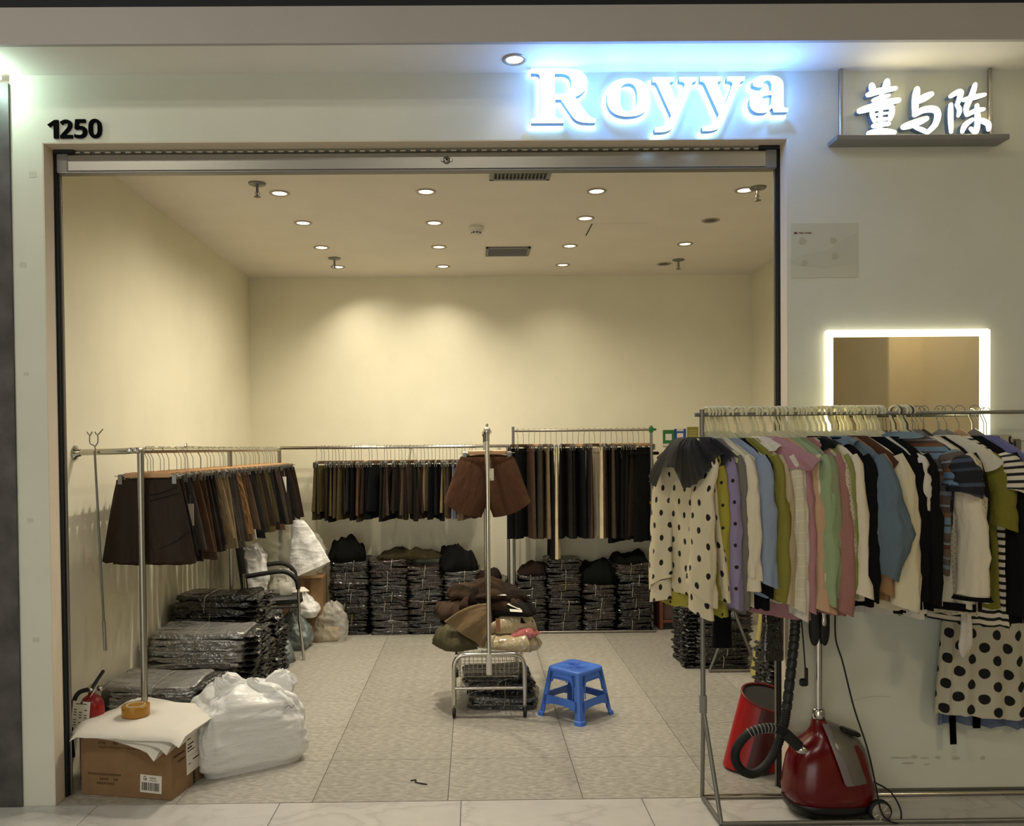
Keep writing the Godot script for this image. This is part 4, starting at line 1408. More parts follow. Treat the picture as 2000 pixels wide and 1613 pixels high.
	tube(s, curve([V(0.003, 1.655, 0), V(0.016, 1.64, 0), V(0.042, 1.668, 0)], 4), 0.003, 6)
	tube(s, curve([V(0.016, 1.64, 0), V(0.016, 1.605, 0), V(0.004, 1.585, 0)], 4), 0.003, 6)
	put("fork", done(s), mats["dull_steel"], p)

func back_rail():
	var C = mats["_skirts"]
	var words = mats["_words"]
	var o = thing("garment_rail", "chrome garment rail along the back wall, carrying short skirts", "garment rail", V(0, 0, -3.37))
	put("tube", rod(V(-1.64, RAILY + 0.012, 0), V(0.30, RAILY + 0.012, 0), 0.014, 12), mats["chrome"], o)
	put("post", rod(V(0.29, 0.0, 0), V(0.29, RAILY + 0.02, 0), 0.013, 12), mats["steel"], o)
	put("wall_arm", rod(V(-0.55, RAILY + 0.012, 0), V(-0.55, RAILY + 0.012, -0.28), 0.009, 10), mats["chrome"], o)
	put("wall_arm", rod(V(0.22, RAILY + 0.012, 0), V(0.22, RAILY + 0.012, -0.28), 0.009, 10), mats["chrome"], o)
	var seq = ["olive", "olive", "khaki", "olive", "khaki", "black", "taupe", "coal", "khaki", "coal", "black", "rust", "umber", "", "choc", "black", "black", "", "umber", "coal", "choc", "coal", "olive", "coal", "choc", "taupe", "coal", "coal", "choc", "rust", "tan", "black", "black", "black", "khaki", "tan", "umber", "black", "lavgrey", "grey", "tan", "coal", "umber", "black"]
	var n := 0
	for i in seq.size():
		var x := -1.33 + 0.0315 * i + rng.randf_range(-0.009, 0.009)
		if seq[i] == "":
			continue
		n += 1
		var turn := PI / 2 + rng.randf_range(-0.40, 0.25)
		var z := -3.37
		var place := "%s from the left along the back wall rail" % nth(n)
		make_skirt("skirt", "%s skirt, %s" % [words[seq[i]], place], "skirt", V(x, RAILY - 0.14, z), turn, C[seq[i]], i + 1, "skirts on the back wall rail", 0.43, 0.15, 0.205, 0.021)
		clip_hanger("clip hanger of the skirt %s" % place, V(x, RAILY + 0.012, z), turn, "clip hangers on the back wall rail", 0.115, n in [1, 14])

func back_rack():
	var C = mats["_skirts"]
	var words = mats["_words"]
	var o = thing("clothes_rack", "slim clothes rack of dark trousers and skirts by the back wall", "clothes rack", V(0.92, 0, -3.33))
	put("rail", rod(V(-0.585, 1.70, 0), V(0.585, 1.70, 0), 0.010, 10), mats["steel"], o)
	for e in [-1, 1]:
		put("post", rod(V(e * 0.585, 0.02, 0), V(e * 0.585, 1.735, 0), 0.012, 10), mats["dull_steel"], o)
		put("foot_bar", rod(V(e * 0.585, 0.014, -0.2), V(e * 0.585, 0.014, 0.10), 0.011, 10), mats["dull_steel"], o)
	put("base_bar", rod(V(-0.585, 0.012, 0.10), V(0.585, 0.012, 0.10), 0.009, 10), mats["steel"], o)
	mat("green_clamp", Color(0.05, 0.42, 0.16), 0.5)
	put("corner_clamp", boxm(V(0.034, 0.05, 0.03), 0.006), mats["green_clamp"], o, V(0.585, 1.70, 0))
	put("corner_clamp", boxm(V(0.05, 0.02, 0.02), 0.006), mats["green_clamp"], o, V(0.605, 1.702, 0))
	mat("yellow_clamp", Color(0.62, 0.48, 0.04), 0.5)
	put("post_clip", boxm(V(0.03, 0.03, 0.026), 0.005), mats["yellow_clamp"], o, V(0.585, 1.08, 0))
	var seq = [["black", 0], ["black", 0], ["umber", 0], ["grey", 0], ["olive", 0], ["tan", 0], ["black", 1], ["cream", 1], ["black", 0], ["coal", 0], ["black", 0], ["black", 0], ["coal", 0], ["umber", 0], ["satin", 0], ["cream", 0], ["umber", 0], ["taupe", 0], ["black", 2], ["coal", 2], ["black", 0], ["coal", 2], ["choc", 2], ["black", 2]]
	for i in seq.size():
		var x := 0.375 + 1.07 * i / (seq.size() - 1.0)
		var wide: bool = i > 17 or i < 2
		var turn := PI / 2 + rng.randf_range(-0.25, 0.25) if not wide else PI / 2 - 0.55 + rng.randf_range(-0.2, 0.1)
		if i in [14, 23]:
			turn = 0.75
		var place := "%s from the left on the slim back rack" % nth(i + 1)
		var kind: int = seq[i][1]
		var y := 1.70 - 0.15
		if kind == 2:
			var sk = make_skirt("long_skirt", "long %s skirt, %s" % [words[seq[i][0]], place], "skirt", V(x, y, -3.33), turn, C[seq[i][0]], i, "trousers and skirts on the slim back rack", 0.77, 0.125, 0.17, 0.022)
			if i in [19, 21]:
				price_tag(sk, V(-0.06, -0.10, 0.03), Vector2(0.03, 0.075), "kraft_tag", 0.6)
			if i == 23:
				var s := begin()
				box(s, V(0.0, -0.05, 0.0), V(0.40, 0.026, 0.034), 0.006)
				put("belt", done(s), C["black"], sk)
		else:
			var tr = make_trousers("%s trousers, %s" % [words[seq[i][0]], place], V(x, y, -3.33), turn, C[seq[i][0]], i, "trousers and skirts on the slim back rack", 0.75 if kind == 0 else 0.92)
			if i in [3, 4]:
				price_tag(tr, V(0.1, -0.07, 0.02), Vector2(0.03, 0.05), "kraft_tag", 0.5)
			if i == 9:
				price_tag(tr, V(-0.05, -0.13, 0.035), Vector2(0.03, 0.11), "paper")
				price_tag(tr, V(0.1, -0.13, 0.02), Vector2(0.03, 0.11), "paper")
		clip_hanger("clip hanger of the garment %s" % place, V(x, 1.70, -3.33), turn, "clip hangers on the slim back rack", 0.115, i % 4 == 3 or i > 17)

# ------------------------------------------------------------------ display stand, stool
func cushion(w, h, d, sd, rough = 0.012, square = 0.45) -> ArrayMesh:
	# a heap of cloth resting on y = 0: creased top that falls away to ragged edges
	var top := []
	var bottom := []
	var n := 12
	for i in n + 1:
		var rho := float(i) / n
		var r := PackedVector3Array()
		for j in 56:
			var a := TAU * j / 56
			var edge := 1.0 + 0.16 * noise.get_noise_2d(cos(a) * 1.6 + sd * 5.0, sin(a) * 1.6) + 0.05 * noise.get_noise_2d(cos(a) * 6.0 + sd * 3.0, sin(a) * 6.0)
			var x: float = signf(cos(a)) * pow(absf(cos(a)), square) * w * 0.5 * rho * edge
			var z: float = signf(sin(a)) * pow(absf(sin(a)), square) * d * 0.5 * rho * edge
			var fold := fine.get_noise_3d(x * 1.9 + sd * 3.7, sd * 1.3, z * 2.6)
			var soft := noise.get_noise_3d(x * 5.0 + sd * 2.0, sd, z * 5.0)
			var low := noise.get_noise_3d(x * 2.2 + sd * 4.0, sd * 2.0, z * 2.2)
			var y: float = h * (1.0 - pow(rho, 9.0)) * (0.78 + 0.45 * low + 0.22 * soft) * (1.0 - 0.25 * rho * rho) + rough * (1.8 * fold + 0.8 * soft) * (1.0 - pow(rho, 8.0))
			r.append(V(x, maxf(y, 0.006 * (1.0 - rho)), z))
		top.append(r)
	for i in 3:
		var rr := PackedVector3Array()
		for p in top[n]:
			rr.append(V(p.x * (1.0 - 0.04 * (i + 1)), -0.002, p.z * (1.0 - 0.04 * (i + 1))))
		bottom.append(rr)
	top[0] = top[1].duplicate()
	var c := Vector3.ZERO
	for p in top[1]:
		c += p
	c /= top[1].size()
	for j in top[0].size():
		top[0][j] = c + (top[1][j] - c) * 0.02
	var s := begin()
	loft(s, top + bottom, true, true, true)
	return done(s)

func display_stand():
	var o = thing("display_rack", "wheeled chrome display rack seen end-on in the middle of the shop", "display rack", V(0.078, 0, -1.13))
	for k in 2:
		var z := -0.85 * k
		var s := begin()
		tube(s, curve([V(-0.205, 0.06, z), V(-0.205, 0.25, z), V(-0.20, 0.315, z), V(-0.175, 0.35, z), V(-0.12, 0.362, z), V(0, 0.362, z), V(0.12, 0.362, z), V(0.175, 0.35, z), V(0.20, 0.315, z), V(0.205, 0.25, z), V(0.205, 0.06, z)], 4), 0.0125, 12)
		put("end_frame", done(s), mats["chrome"], o)
		put("cross_bar", rod(V(-0.2, 0.165, z), V(0.2, 0.165, z), 0.0105), mats["chrome"], o)
		put("post", rod(V(0, 0.30, z), V(0, 1.655, z), 0.0135, 14), mats["chrome"], o)
		put("post_socket", rod(V(0, 0.245, z), V(0, 0.365, z), 0.017, 14), mats["white_plastic"] if k == 0 else mats["chrome"], o)
		s = begin()
		lathe(s, [[0.0, 1.700], [0.006, 1.699], [0.0095, 1.692], [0.006, 1.684], [0.0045, 1.68], [0.012, 1.676], [0.019, 1.668], [0.0215, 1.656], [0.019, 1.644], [0.0145, 1.63], [0.0145, 1.60], [0.0135, 1.597]], 18, V(0, 0, z))
		put("finial", done(s), mats["chrome"], o)
		for e in [-1, 1]:
			var c = put("caster", boxm(V(0.012, 0.03, 0.035), 0.004), mats["dull_steel"], o, V(e * 0.205, 0.055, z))
			s = begin()
			lathe(s, [[0.0, -0.010], [0.022, -0.010], [0.028, -0.005], [0.028, 0.005], [0.022, 0.010], [0.0, 0.010]], 18, V(0, -0.027, 0.012), Basis(V(0, 0, 1), PI / 2))
			put("wheel", done(s), mats["black_rubber"], c)
	put("top_bar", rod(V(0, 1.655, 0), V(0, 1.655, -0.85), 0.0115, 12), mats["chrome"], o)
	for e in [-1, 1]:
		put("side_bar", rod(V(e * 0.19, 0.355, 0), V(e * 0.19, 0.355, -0.85), 0.008), mats["chrome"], o)
	var s2 := begin()
	for i in 14:
		var x := -0.17 + 0.34 * i / 13.0
		tube(s2, [V(x, 0.35, -0.012), V(x, 0.225, -0.03), V(x, 0.225, -0.82), V(x, 0.35, -0.838)], 0.0018, 5)
	for i in 10:
		var z := -0.03 - 0.79 * i / 9.0
		tube(s2, [V(-0.18, 0.35, z), V(-0.17, 0.225, z), V(0.17, 0.225, z), V(0.18, 0.35, z)], 0.0018, 5)
	for y in [0.26, 0.305]:
		tube(s2, [V(-0.175, y, -0.02), V(0.175, y, -0.02), V(0.175, y, -0.83), V(-0.175, y, -0.83), V(-0.175, y, -0.02)], 0.0018, 5)
	put("wire_basket", done(s2), mats["chrome"], o)
	# shorts
	var br = cloth("shorts_brown", Color(0.29, 0.19, 0.13), 0.85)
	var k := 0
	for q in [[-1.40, br, "brown drawstring shorts with a white swing tag, foremost on the display rack", 0.0], [-1.49, cloth("black", Color.BLACK), "black shorts just behind the brown ones on the display rack", -0.10], [-1.56, cloth("sk_choc", Color.BLACK), "dark brown shorts hindmost on the display rack", 0.16]]:
		var t = thing("shorts", q[2], "shorts", V(0.08 + 0.008 * k, 1.503, q[0]), q[3], "shorts on the display rack")
		for e in [1, -1]:
			put("leg", leg_mesh(e, 0.335 - 0.012 * k, 0.235, [0.158, 0], 0.040, 0.262 - 0.004 * k, 0.05 - 0.012 * k, 2 + e + k * 3, 0.06), q[1], t)
		var s := begin()
		var rows := []
		for i in 5:
			var u := i / 4.0
			var rr := ring(90, 0.004 - 0.046 * u, 0, 0.160 + 0.004 * sin(PI * u), 0.024 + 0.003 * sin(PI * u), 0.0022, 34, 0)
			for j in rr.size():
				rr[j].y -= 0.010 * (1.0 - pow(absf(rr[j].x) / 0.16, 2.0)) * signf(rr[j].z)
			rows.append(rr)
		loft(s, rows)
		put("waistband", done(s), q[1], t)
		clip_hanger("wooden clip hanger holding the %s" % String(q[2]).split(" with")[0].split(" just")[0].split(" hind")[0], V(0.08 + 0.008 * k, 1.655, q[0]), q[3], "clip hangers on the display rack")
		if k == 0:
			price_tag(t, V(0.022, -0.105, 0.062), Vector2(0.036, 0.072), "paper")
			put("tag_print", boxm(V(0.014, 0.003, 0.001)), mats["ink"], t, V(0.019, -0.131, 0.0635))
		k += 1
	# heap of folded clothes on the rack's basket: each piece its own thing
	var cw = mats["pack_cream"]
	var heap = [
		["folded_garment", "cream garment in clear plastic at the bottom left of the heap on the display rack", [0.34, 0.075, 0.30], [-0.06, 0.37, -1.42], 0.25, cw],
		["folded_garment", "cream garment in clear plastic at the bottom right of the heap on the display rack", [0.34, 0.07, 0.30], [0.21, 0.36, -1.38], -0.22, cw],
		["folded_garment", "white garment in clear plastic, higher right side of the heap on the display rack", [0.30, 0.085, 0.28], [0.205, 0.445, -1.45], 0.1, cw],
		["folded_garment", "pink garment poking out at the right of the heap on the display rack", [0.15, 0.03, 0.16], [0.30, 0.428, -1.33], -0.5, mats["pack_pink"]],
		["folded_garment", "olive grey knit crushed at the lower left of the heap on the display rack", [0.20, 0.10, 0.24], [-0.12, 0.37, -1.30], 0.5, cloth("knit_olive", Color(0.33, 0.31, 0.22))],
		["folded_garment", "black garment in the middle of the heap on the display rack", [0.46, 0.06, 0.36], [0.10, 0.505, -1.50], 0.1, cloth("black", Color.BLACK)],
		["folded_garment", "dark brown garment hanging off the left of the heap on the display rack", [0.34, 0.05, 0.30], [-0.06, 0.535, -1.46], 0.35, cloth("sk_umber", Color.BLACK)],
		["folded_garment", "charcoal garment at the right of the heap with tags on it", [0.34, 0.05, 0.32], [0.20, 0.545, -1.48], -0.15, cloth("sk_coal", Color.BLACK)],
		["folded_garment", "mid brown garment near the top of the heap on the display rack", [0.44, 0.05, 0.34], [0.08, 0.58, -1.50], 0.0, cloth("sk_umber", Color.BLACK)],
		["folded_garment", "dark brown garment second from top of the heap on the display rack", [0.38, 0.045, 0.32], [0.12, 0.618, -1.52], 0.12, cloth("sk_choc", Color.BLACK)],
		["folded_garment", "taupe brown garment lying on top of the heap on the display rack", [0.36, 0.045, 0.34], [0.02, 0.645, -1.52], -0.1, cloth("heap_taupe", Color(0.22, 0.165, 0.115))],
	]
	var sd := 0
	for q in heap:
		sd += 1
		tag(put(q[0], cushion(q[2][0] * 1.05, q[2][1] * 1.45, q[2][2] * 1.05, sd, 0.022, 0.34), q[5], null, V(q[3][0], q[3][1], q[3][2]), V(0, q[4], 0.06 * sin(sd * 2.0))), q[1], "clothes")
	# tan flared skirt laid over the left of the heap
	var sk = thing("skirt", "tan flared skirt spread over the left side of the heap", "skirt", V(0.005, 0.575, -1.27), 0.0)
	var rows := []
	for i in 12:
		var t := i / 11.0
		var p0 := V(0.085, 0.055, -0.02).lerp(V(-0.185, -0.035, 0.055), t) + V(0, 0.035 * sin(PI * t), 0.03 * sin(PI * t))
		var p1 := V(0.095, -0.045, 0.0).lerp(V(0.045, -0.195, 0.045), t) + V(0, 0, 0.03 * sin(PI * t))
		var r := PackedVector3Array()
		for j in 40:
			var a := TAU * j / 40
			var m := p0.lerp(p1, 0.5 - 0.5 * cos(a))
			r.append(m + V(-0.3, 0.2, 1).normalized() * (sin(a) * (0.010 + 0.022 * t) + 0.012 * t * sin(5.0 * a)))
		rows.append(r)
	var s3 := begin()
	loft(s3, rows, true, true, false)
	put("panel", done(s3), cloth("tan_skirt", Color(0.49, 0.41, 0.30)), sk)
	for q in [["swing_tag", V(0.16, 0.665, -1.36), V(0.06, 0.002, 0.026), V(0.1, 0.3, -0.08), "paper", "white paper tag near the top of the heap"], ["swing_tag", V(0.235, 0.60, -1.33), V(0.085, 0.002, 0.022), V(0.2, -0.4, -0.35), "paper", "long white paper tag at the right of the heap"], ["swing_tag", V(0.245, 0.58, -1.30), V(0.075, 0.002, 0.026), V(0.4, 0.1, -0.1), "paper", "lower white paper tag at the right of the heap"], ["swing_tag", V(0.135, 0.505, -1.245), V(0.026, 0.085, 0.002), V(0.1, 0, 0.03), "kraft_tag", "brown kraft tag hanging in front of the heap"]]:
		tag(put(q[0], boxm(q[2]), mats[q[4]], null, q[1], q[3]), q[5], "tag")
	# packs lying on the floor under the rack
	bundle("dark bundle of wrapped clothes lying on the floor under the display rack", V(0.14, 0.06, -1.50), 0.42, 0.11, 0.36, "pack_black", 3, 0.08, "clothes bundles under the display rack", 1)
	bundle("flat grey wrapped garments at the very bottom under the display rack", V(0.17, 0.0, -1.44), 0.42, 0.06, 0.40, "pack_grey", 2, -0.12, "clothes bundles under the display rack", 1)

func stool():
	var o = thing("stool", "blue moulded plastic stool in the middle of the shop floor", "stool", V(0.582, 0, -1.155), PI / 4)
	var m = mats["blue_plastic"]
	# square tapering shell whose four walls are cut by two openings each
	var top := 0.285
	var s := begin()
	var rows := []
	for l in [[0.262, 0.120, 0.03], [0.276, 0.119, 0.03], [top - 0.002, 0.114, 0.03], [top, 0.106, 0.028], [top, 0.05, 0.015], [top - 0.002, 0.046, 0.014], [top - 0.002, 0.008, 0.002]]:
		rows.append(squircle(l[0], l[1], l[2]))
	loft(s, rows, true, false, true)
	put("seat", done(s), m, o)
	for i in 5:
		var rr := 0.018 + 0.014 * i
		var t := begin()
		var pts := []
		for j in 13:
			var a := -0.9 + 1.8 * j / 12.0
			pts.append(V(cos(a) * rr, top + 0.0005, sin(a) * rr))
		tube(t, pts, 0.0022, 5)
		var mm = done(t)
		for q in 2:
			put("seat_rib", mm, m, o, Vector3.ZERO, V(0, PI / 4 + PI * q, 0))
	var half := func(y): return lerpf(0.158, 0.118, y / 0.27)
	for q in 4:
		var b := Basis(V(0, 1, 0), PI / 2 * q)
		# corner leg: L-shaped, flaring to a foot
		s = begin()
		rows = []
		for l in [[0.0, 0.050, 0.008], [0.02, 0.048, 0.006], [0.024, 0.042, 0.0], [0.10, 0.038, 0.0], [0.20, 0.042, 0.0], [0.268, 0.060, 0.0]]:
			var h: float = half.call(l[0]) + l[2]
			var w: float = l[1]
			var r := PackedVector3Array()
			for p in [[h, h - w], [h, h - 0.022], [h - 0.007, h - 0.007], [h - 0.022, h], [h - w, h], [h - w, h - 0.008], [h - 0.022, h - 0.009], [h - 0.014, h - 0.014], [h - 0.009, h - 0.022], [h - 0.008, h - w]]:
				r.append(b * V(p[0], l[0], p[1]))
			rows.append(r)
		loft(s, rows, true, true, true, false)
		put("leg", done(s), m, o)
		# wall: apron above the window and rail below it, with an arched cut between the feet
		s = begin()
		var pts := PackedVector2Array()
		for p in [[-1.0, 0.27], [1.0, 0.27], [1.0, 0.20]]:
			pts.append(Vector2(p[0] * half.call(p[1]) - signf(p[0]) * 0.03, p[1]))
		pts.append(Vector2(0.070, 0.205))
		for j in 7:
			var a := PI / 2 * j / 6.0
			pts.append(Vector2(0.052 + 0.018 * cos(a), 0.205 + 0.018 * sin(a)))
		for j in 7:
			var a := PI / 2 + PI / 2 * j / 6.0
			pts.append(Vector2(-0.052 + 0.018 * cos(a), 0.205 + 0.018 * sin(a)))
		pts.append(Vector2(-half.call(0.20) + 0.03, 0.20))
		slanted(s, pts, b, half)
		put("apron", done(s), m, o)
		s = begin()
		pts = PackedVector2Array()
		for p in [[-0.120, 0.125], [0.120, 0.125], [0.125, 0.060], [0.098, 0.072], [0.06, 0.082], [0.0, 0.085], [-0.06, 0.082], [-0.098, 0.072], [-0.125, 0.060]]:
			pts.append(Vector2(p[0], p[1]))
		slanted(s, pts, b, half)
		put("stretcher", done(s), m, o)
		s = begin()
		var rim := []
		for p in [[-0.088, 0.135], [-0.080, 0.20], [-0.066, 0.232], [-0.04, 0.24], [0.04, 0.24], [0.066, 0.232], [0.080, 0.20], [0.088, 0.135]]:
			rim.append(b * V(p[0], p[1], half.call(p[1]) + 0.001))
		tube(s, curve(rim, 3), 0.003, 6)
		put("window_rim", done(s), m, o)

func slanted(s: SurfaceTool, pts: PackedVector2Array, b: Basis, half: Callable):
	# outline laid on the stool's sloping wall, 5 mm thick
	var t := begin()
	prism(t, pts, -0.005, 0.0)
	var a := t.commit_to_arrays()
	s.set_smooth_group(-1)
	for p in a[Mesh.ARRAY_VERTEX]:
		s.add_vertex(b * V(p.x, p.y, p.z + half.call(p.y)))

func squircle(y, h, c) -> PackedVector3Array:
	var r := PackedVector3Array()
	for q in 4:
		for j in 5:
			var a := PI / 2 * q + PI / 2 * j / 4.0
			var e = Vector2(1, 1).rotated(PI / 2 * q) * (h - c)
			r.append(V(e.x + cos(a) * c, y, e.y + sin(a) * c))
	return r

# ------------------------------------------------------------------ bundles of wrapped clothes
func pack_mesh(w, h, d, sd, bow = 0.0, pinch = 0.22) -> ArrayMesh:
	var key := "pack%.2f%.3f%.2f%d%.1f" % [snappedf(w, 0.03), h, d, sd, bow]
	if shapes.has(key):
		return shapes[key]
	var leaves := maxi(1, roundi(h / 0.016))
	var rows := []
	var n := leaves * 2 + 1
	for i in n:
		var t := float(i) / (n - 1)
		var inset := (0.0 if i % 2 == 1 else 0.012) + 0.010 * absf(noise.get_noise_2d(sd * 5.0, i * 1.7))
		var r := PackedVector3Array()
		for j in 44:
			var a := TAU * j / 44
			var x = signf(cos(a)) * pow(absf(cos(a)), 0.22) * (w * 0.5 - inset * 1.4)
			var z = signf(sin(a)) * pow(absf(sin(a)), 0.22) * (d * 0.5 - inset)
			var u = 2.0 * x / w
			var y = (t - 0.5) * h * (1.0 - pinch * pow(absf(u), 3.0)) + h * 0.5
			y += bow * h * 0.34 * (pow(absf(u), 1.3) - 0.4)
			y += 0.022 * noise.get_noise_3d(x * 4.5 + sd * 3.0, t * 1.2, z * 3) + 0.006 * noise.get_noise_3d(x * 17 + sd * 3.0, t * 6.0, z * 9)
			z += 0.016 * noise.get_noise_3d(x * 7, t * 5.0 + sd, z * 2)
			x += 0.016 * noise.get_noise_3d(z * 9, t * 6.0 + sd * 2.0, x)
			r.append(V(x, y, z))
		rows.append(r)
	var s := begin()
	loft(s, rows, true, true, true)
	shapes[key] = done(s)
	return shapes[key]

func frill_mesh(h, d, sd) -> ArrayMesh:
	# loose crumpled mouth of a plastic bag: spreads along +x
	var key := "frill%.2f%.2f%d" % [h, d, sd]
	if shapes.has(key):
		return shapes[key]
	var rows := []
	for i in 8:
		var t := i / 7.0
		var r := PackedVector3Array()
		for j in 48:
			var a := TAU * j / 48
			var z = cos(a) * d * 0.48
			var y = sin(a) * h * 0.5 * (1.0 - 0.5 * t)
			var q := V(z * 22 + sd * 9.0, y * 20.0, t * 2.2)
			y += 0.030 * t * noise.get_noise_3dv(q) + 0.014 * t * noise.get_noise_3dv(q * 2.3)
			var x := 0.085 * t * (0.75 + 0.6 * noise.get_noise_2d(z * 16 + sd, sd * 2.0))
			r.append(V(x, y, z + 0.012 * t * noise.get_noise_3dv(q * 1.7)))
		rows.append(r)
	var s := begin()
	loft(s, rows, true, false, true)
	shapes[key] = done(s)
	return shapes[key]

func bundle(label, at, w, h, d, m, packs, turn, group, sd, frill = 0, string = "string") -> Node3D:
	var o = thing("clothes_bundle", label, "clothes bundle", at, turn, group)
	var ph: float = h / packs
	for k in packs:
		put("wrapped_pack", pack_mesh(w, ph * 1.04, d, (sd + k) % 4, k - (packs - 1) * 0.5), mats[m], o, V(rng.randf_range(-0.012, 0.012), ph * k, rng.randf_range(-0.012, 0.012)), V(rng.randf_range(-0.015, 0.015), rng.randf_range(-0.04, 0.04), rng.randf_range(-0.02, 0.02)))
		if frill != 0:
			put("bag_mouth", frill_mesh(ph, d, (sd + k) % 4), mats["pack_frill"], o, V(frill * w * 0.475, ph * (k + 0.5), 0), V(0, 0.0 if frill > 0 else PI, 0))
	var s := begin()
	var x := 0.03 * sin(sd * 2.3)
	var e = d * 0.5 + 0.006
	tube(s, curve([V(x, h * 0.5, e), V(x + 0.004, h * 0.95, e - 0.006), V(x, h + 0.006, e * 0.6), V(x, h + 0.006, -e * 0.6), V(x, h * 0.5, -e), V(x, 0.002, -e * 0.6), V(x, 0.002, e * 0.6), V(x - 0.003, h * 0.1, e - 0.004), V(x, h * 0.5, e)], 3), 0.0022, 5)
	put("string", done(s), mats[string], o)
	return o

func back_columns():
	mat("string_yellow", Color(0.60, 0.55, 0.10), 0.8)
	var fr = mat("pack_frill", Color(0.20, 0.20, 0.19), 0.2)
	fr.metallic_specular = 0.7
	relief(fr, crumple, 0.5)
	tri_uv(fr, 3.0)
	# x, width, bundles from the floor up
	var C = [
		[-1.06, 0.345, ["pack_black", "pack_black", "pack_coal", "pack_black", "pack_coal", "pack_grey", "pack_black"], 0.088],
		[-0.725, 0.345, ["pack_grey", "pack_grey", "pack_coal", "pack_black", "pack_coal", "pack_brown", "pack_brown"], 0.089],
		[-0.415, 0.31, ["pack_black", "pack_black", "pack_brown", "pack_coal", "pack_brown", "pack_brown"], 0.094],
		[-0.115, 0.31, ["pack_black", "pack_black", "pack_coal", "pack_coal", "pack_grey", "pack_grey"], 0.087],
		[0.155, 0.25, ["pack_black", "pack_coal", "pack_black", "pack_black", "pack_coal"], 0.09],
		[0.482, 0.27, ["pack_black", "pack_black", "pack_coal", "pack_black", "pack_black"], 0.095],
		[0.76, 0.30, ["pack_coal", "pack_black", "pack_black", "pack_black", "pack_brown", "pack_black", "pack_black"], 0.087],
		[1.05, 0.295, ["pack_black", "pack_brown", "pack_black", "pack_brown"], 0.098],
		[1.345, 0.30, ["pack_black", "pack_black", "pack_coal", "pack_black", "pack_black", "pack_brown"], 0.095],
	]
	for c in C.size():
		var q = C[c]
		for k in q[2].size():
			var m: String = q[2][k]
			var word = {"pack_black": "black", "pack_coal": "charcoal", "pack_brown": "dark brown", "pack_grey": "grey"}[m]
			var z := -3.41 if q[0] < 0.3 else -3.425
			bundle("%s tied clothes bundle, %s from the floor in the %s back wall column" % [word, nth(k + 1), nth(c + 1)], V(q[0] + rng.randf_range(-0.01, 0.01), q[3] * k, z + rng.randf_range(-0.012, 0.012)), q[1], q[3], 0.34, m, 3, rng.randf_range(-0.05, 0.05), "clothes bundles along the back wall", c * 3 + k, 0, "string_yellow" if (c * 5 + k) % 11 == 1 else "string")
	# loose garments thrown on top of the columns
	for q in [
		["black scrunched garment on top of the first column along the back wall", [0.29, 0.16, 0.26], [-1.10, 0.612, -3.42], cloth("soft_black", Color.BLACK), 3, 0.03],
		["olive brown garment across the tops of the second and third columns", [0.50, 0.06, 0.30], [-0.55, 0.625, -3.45], cloth("sk_olive", Color.BLACK), 4, 0.02],
		["black garment heaped to a peak on top of the fourth column", [0.30, 0.17, 0.28], [-0.14, 0.52, -3.42], cloth("soft_black", Color.BLACK), 6, 0.04],
		["dark brown garment beside the black heap on the fourth column", [0.24, 0.07, 0.28], [0.09, 0.45, -3.40], cloth("sk_choc", Color.BLACK), 8, 0.02],
		["dark green garment slumped on top of the eighth column", [0.34, 0.14, 0.28], [1.03, 0.392, -3.44], cloth("dark_green", Color(0.035, 0.055, 0.042)), 9, 0.035],
		["dark green garment lying on top of the ninth column", [0.28, 0.06, 0.26], [1.33, 0.57, -3.44], cloth("dark_green", Color.BLACK), 10, 0.025],
		["dark brown garment on the sixth column by the slim rack's post", [0.24, 0.07, 0.26], [0.50, 0.475, -3.44], cloth("sk_choc", Color.BLACK), 12, 0.02],
	]:
		tag(put("loose_garment", cushion(q[1][0] * 1.15, q[1][1] * 1.1, q[1][2] * 1.1, q[4], q[5] * 1.6, 0.6), q[3], null, V(q[2][0], q[2][1], q[2][2])), q[0], "clothes")

func left_piles():
	var piles = [
		["front stack by the left wall", -1.675, -0.74, 0.50, 0.36, ["pack_coal", "pack_grey", "pack_silver", "pack_silver"], 0.088],
		["second stack along the left wall", -1.625, -1.30, 0.58, 0.36, ["pack_grey", "pack_silver", "pack_grey", "pack_silver", "pack_silver"], 0.099],
		["third stack along the left wall", -1.655, -1.705, 0.50, 0.35, ["pack_coal", "pack_grey", "pack_coal", "pack_silver", "pack_black", "pack_black"], 0.107],
		["fourth stack along the left wall", -1.665, -2.165, 0.50, 0.32, ["pack_coal", "pack_coal", "pack_grey", "pack_coal"], 0.105],
	]
	for c in piles.size():
		var q = piles[c]
		for k in q[5].size():
			var word = {"pack_black": "black", "pack_coal": "charcoal", "pack_silver": "silvery grey", "pack_grey": "grey"}[q[5][k]]
			bundle("%s clothes bundle, %s from the floor, %s" % [word, nth(k + 1), q[0]], V(q[1] + rng.randf_range(-0.025, 0.02), q[6] * k, q[2] + rng.randf_range(-0.015, 0.015)), q[3] * rng.randf_range(0.92, 1.0), q[6], q[4], q[5][k], 3, rng.randf_range(-0.12, 0.06), "clothes bundles along the left wall", c * 4 + k, 1)

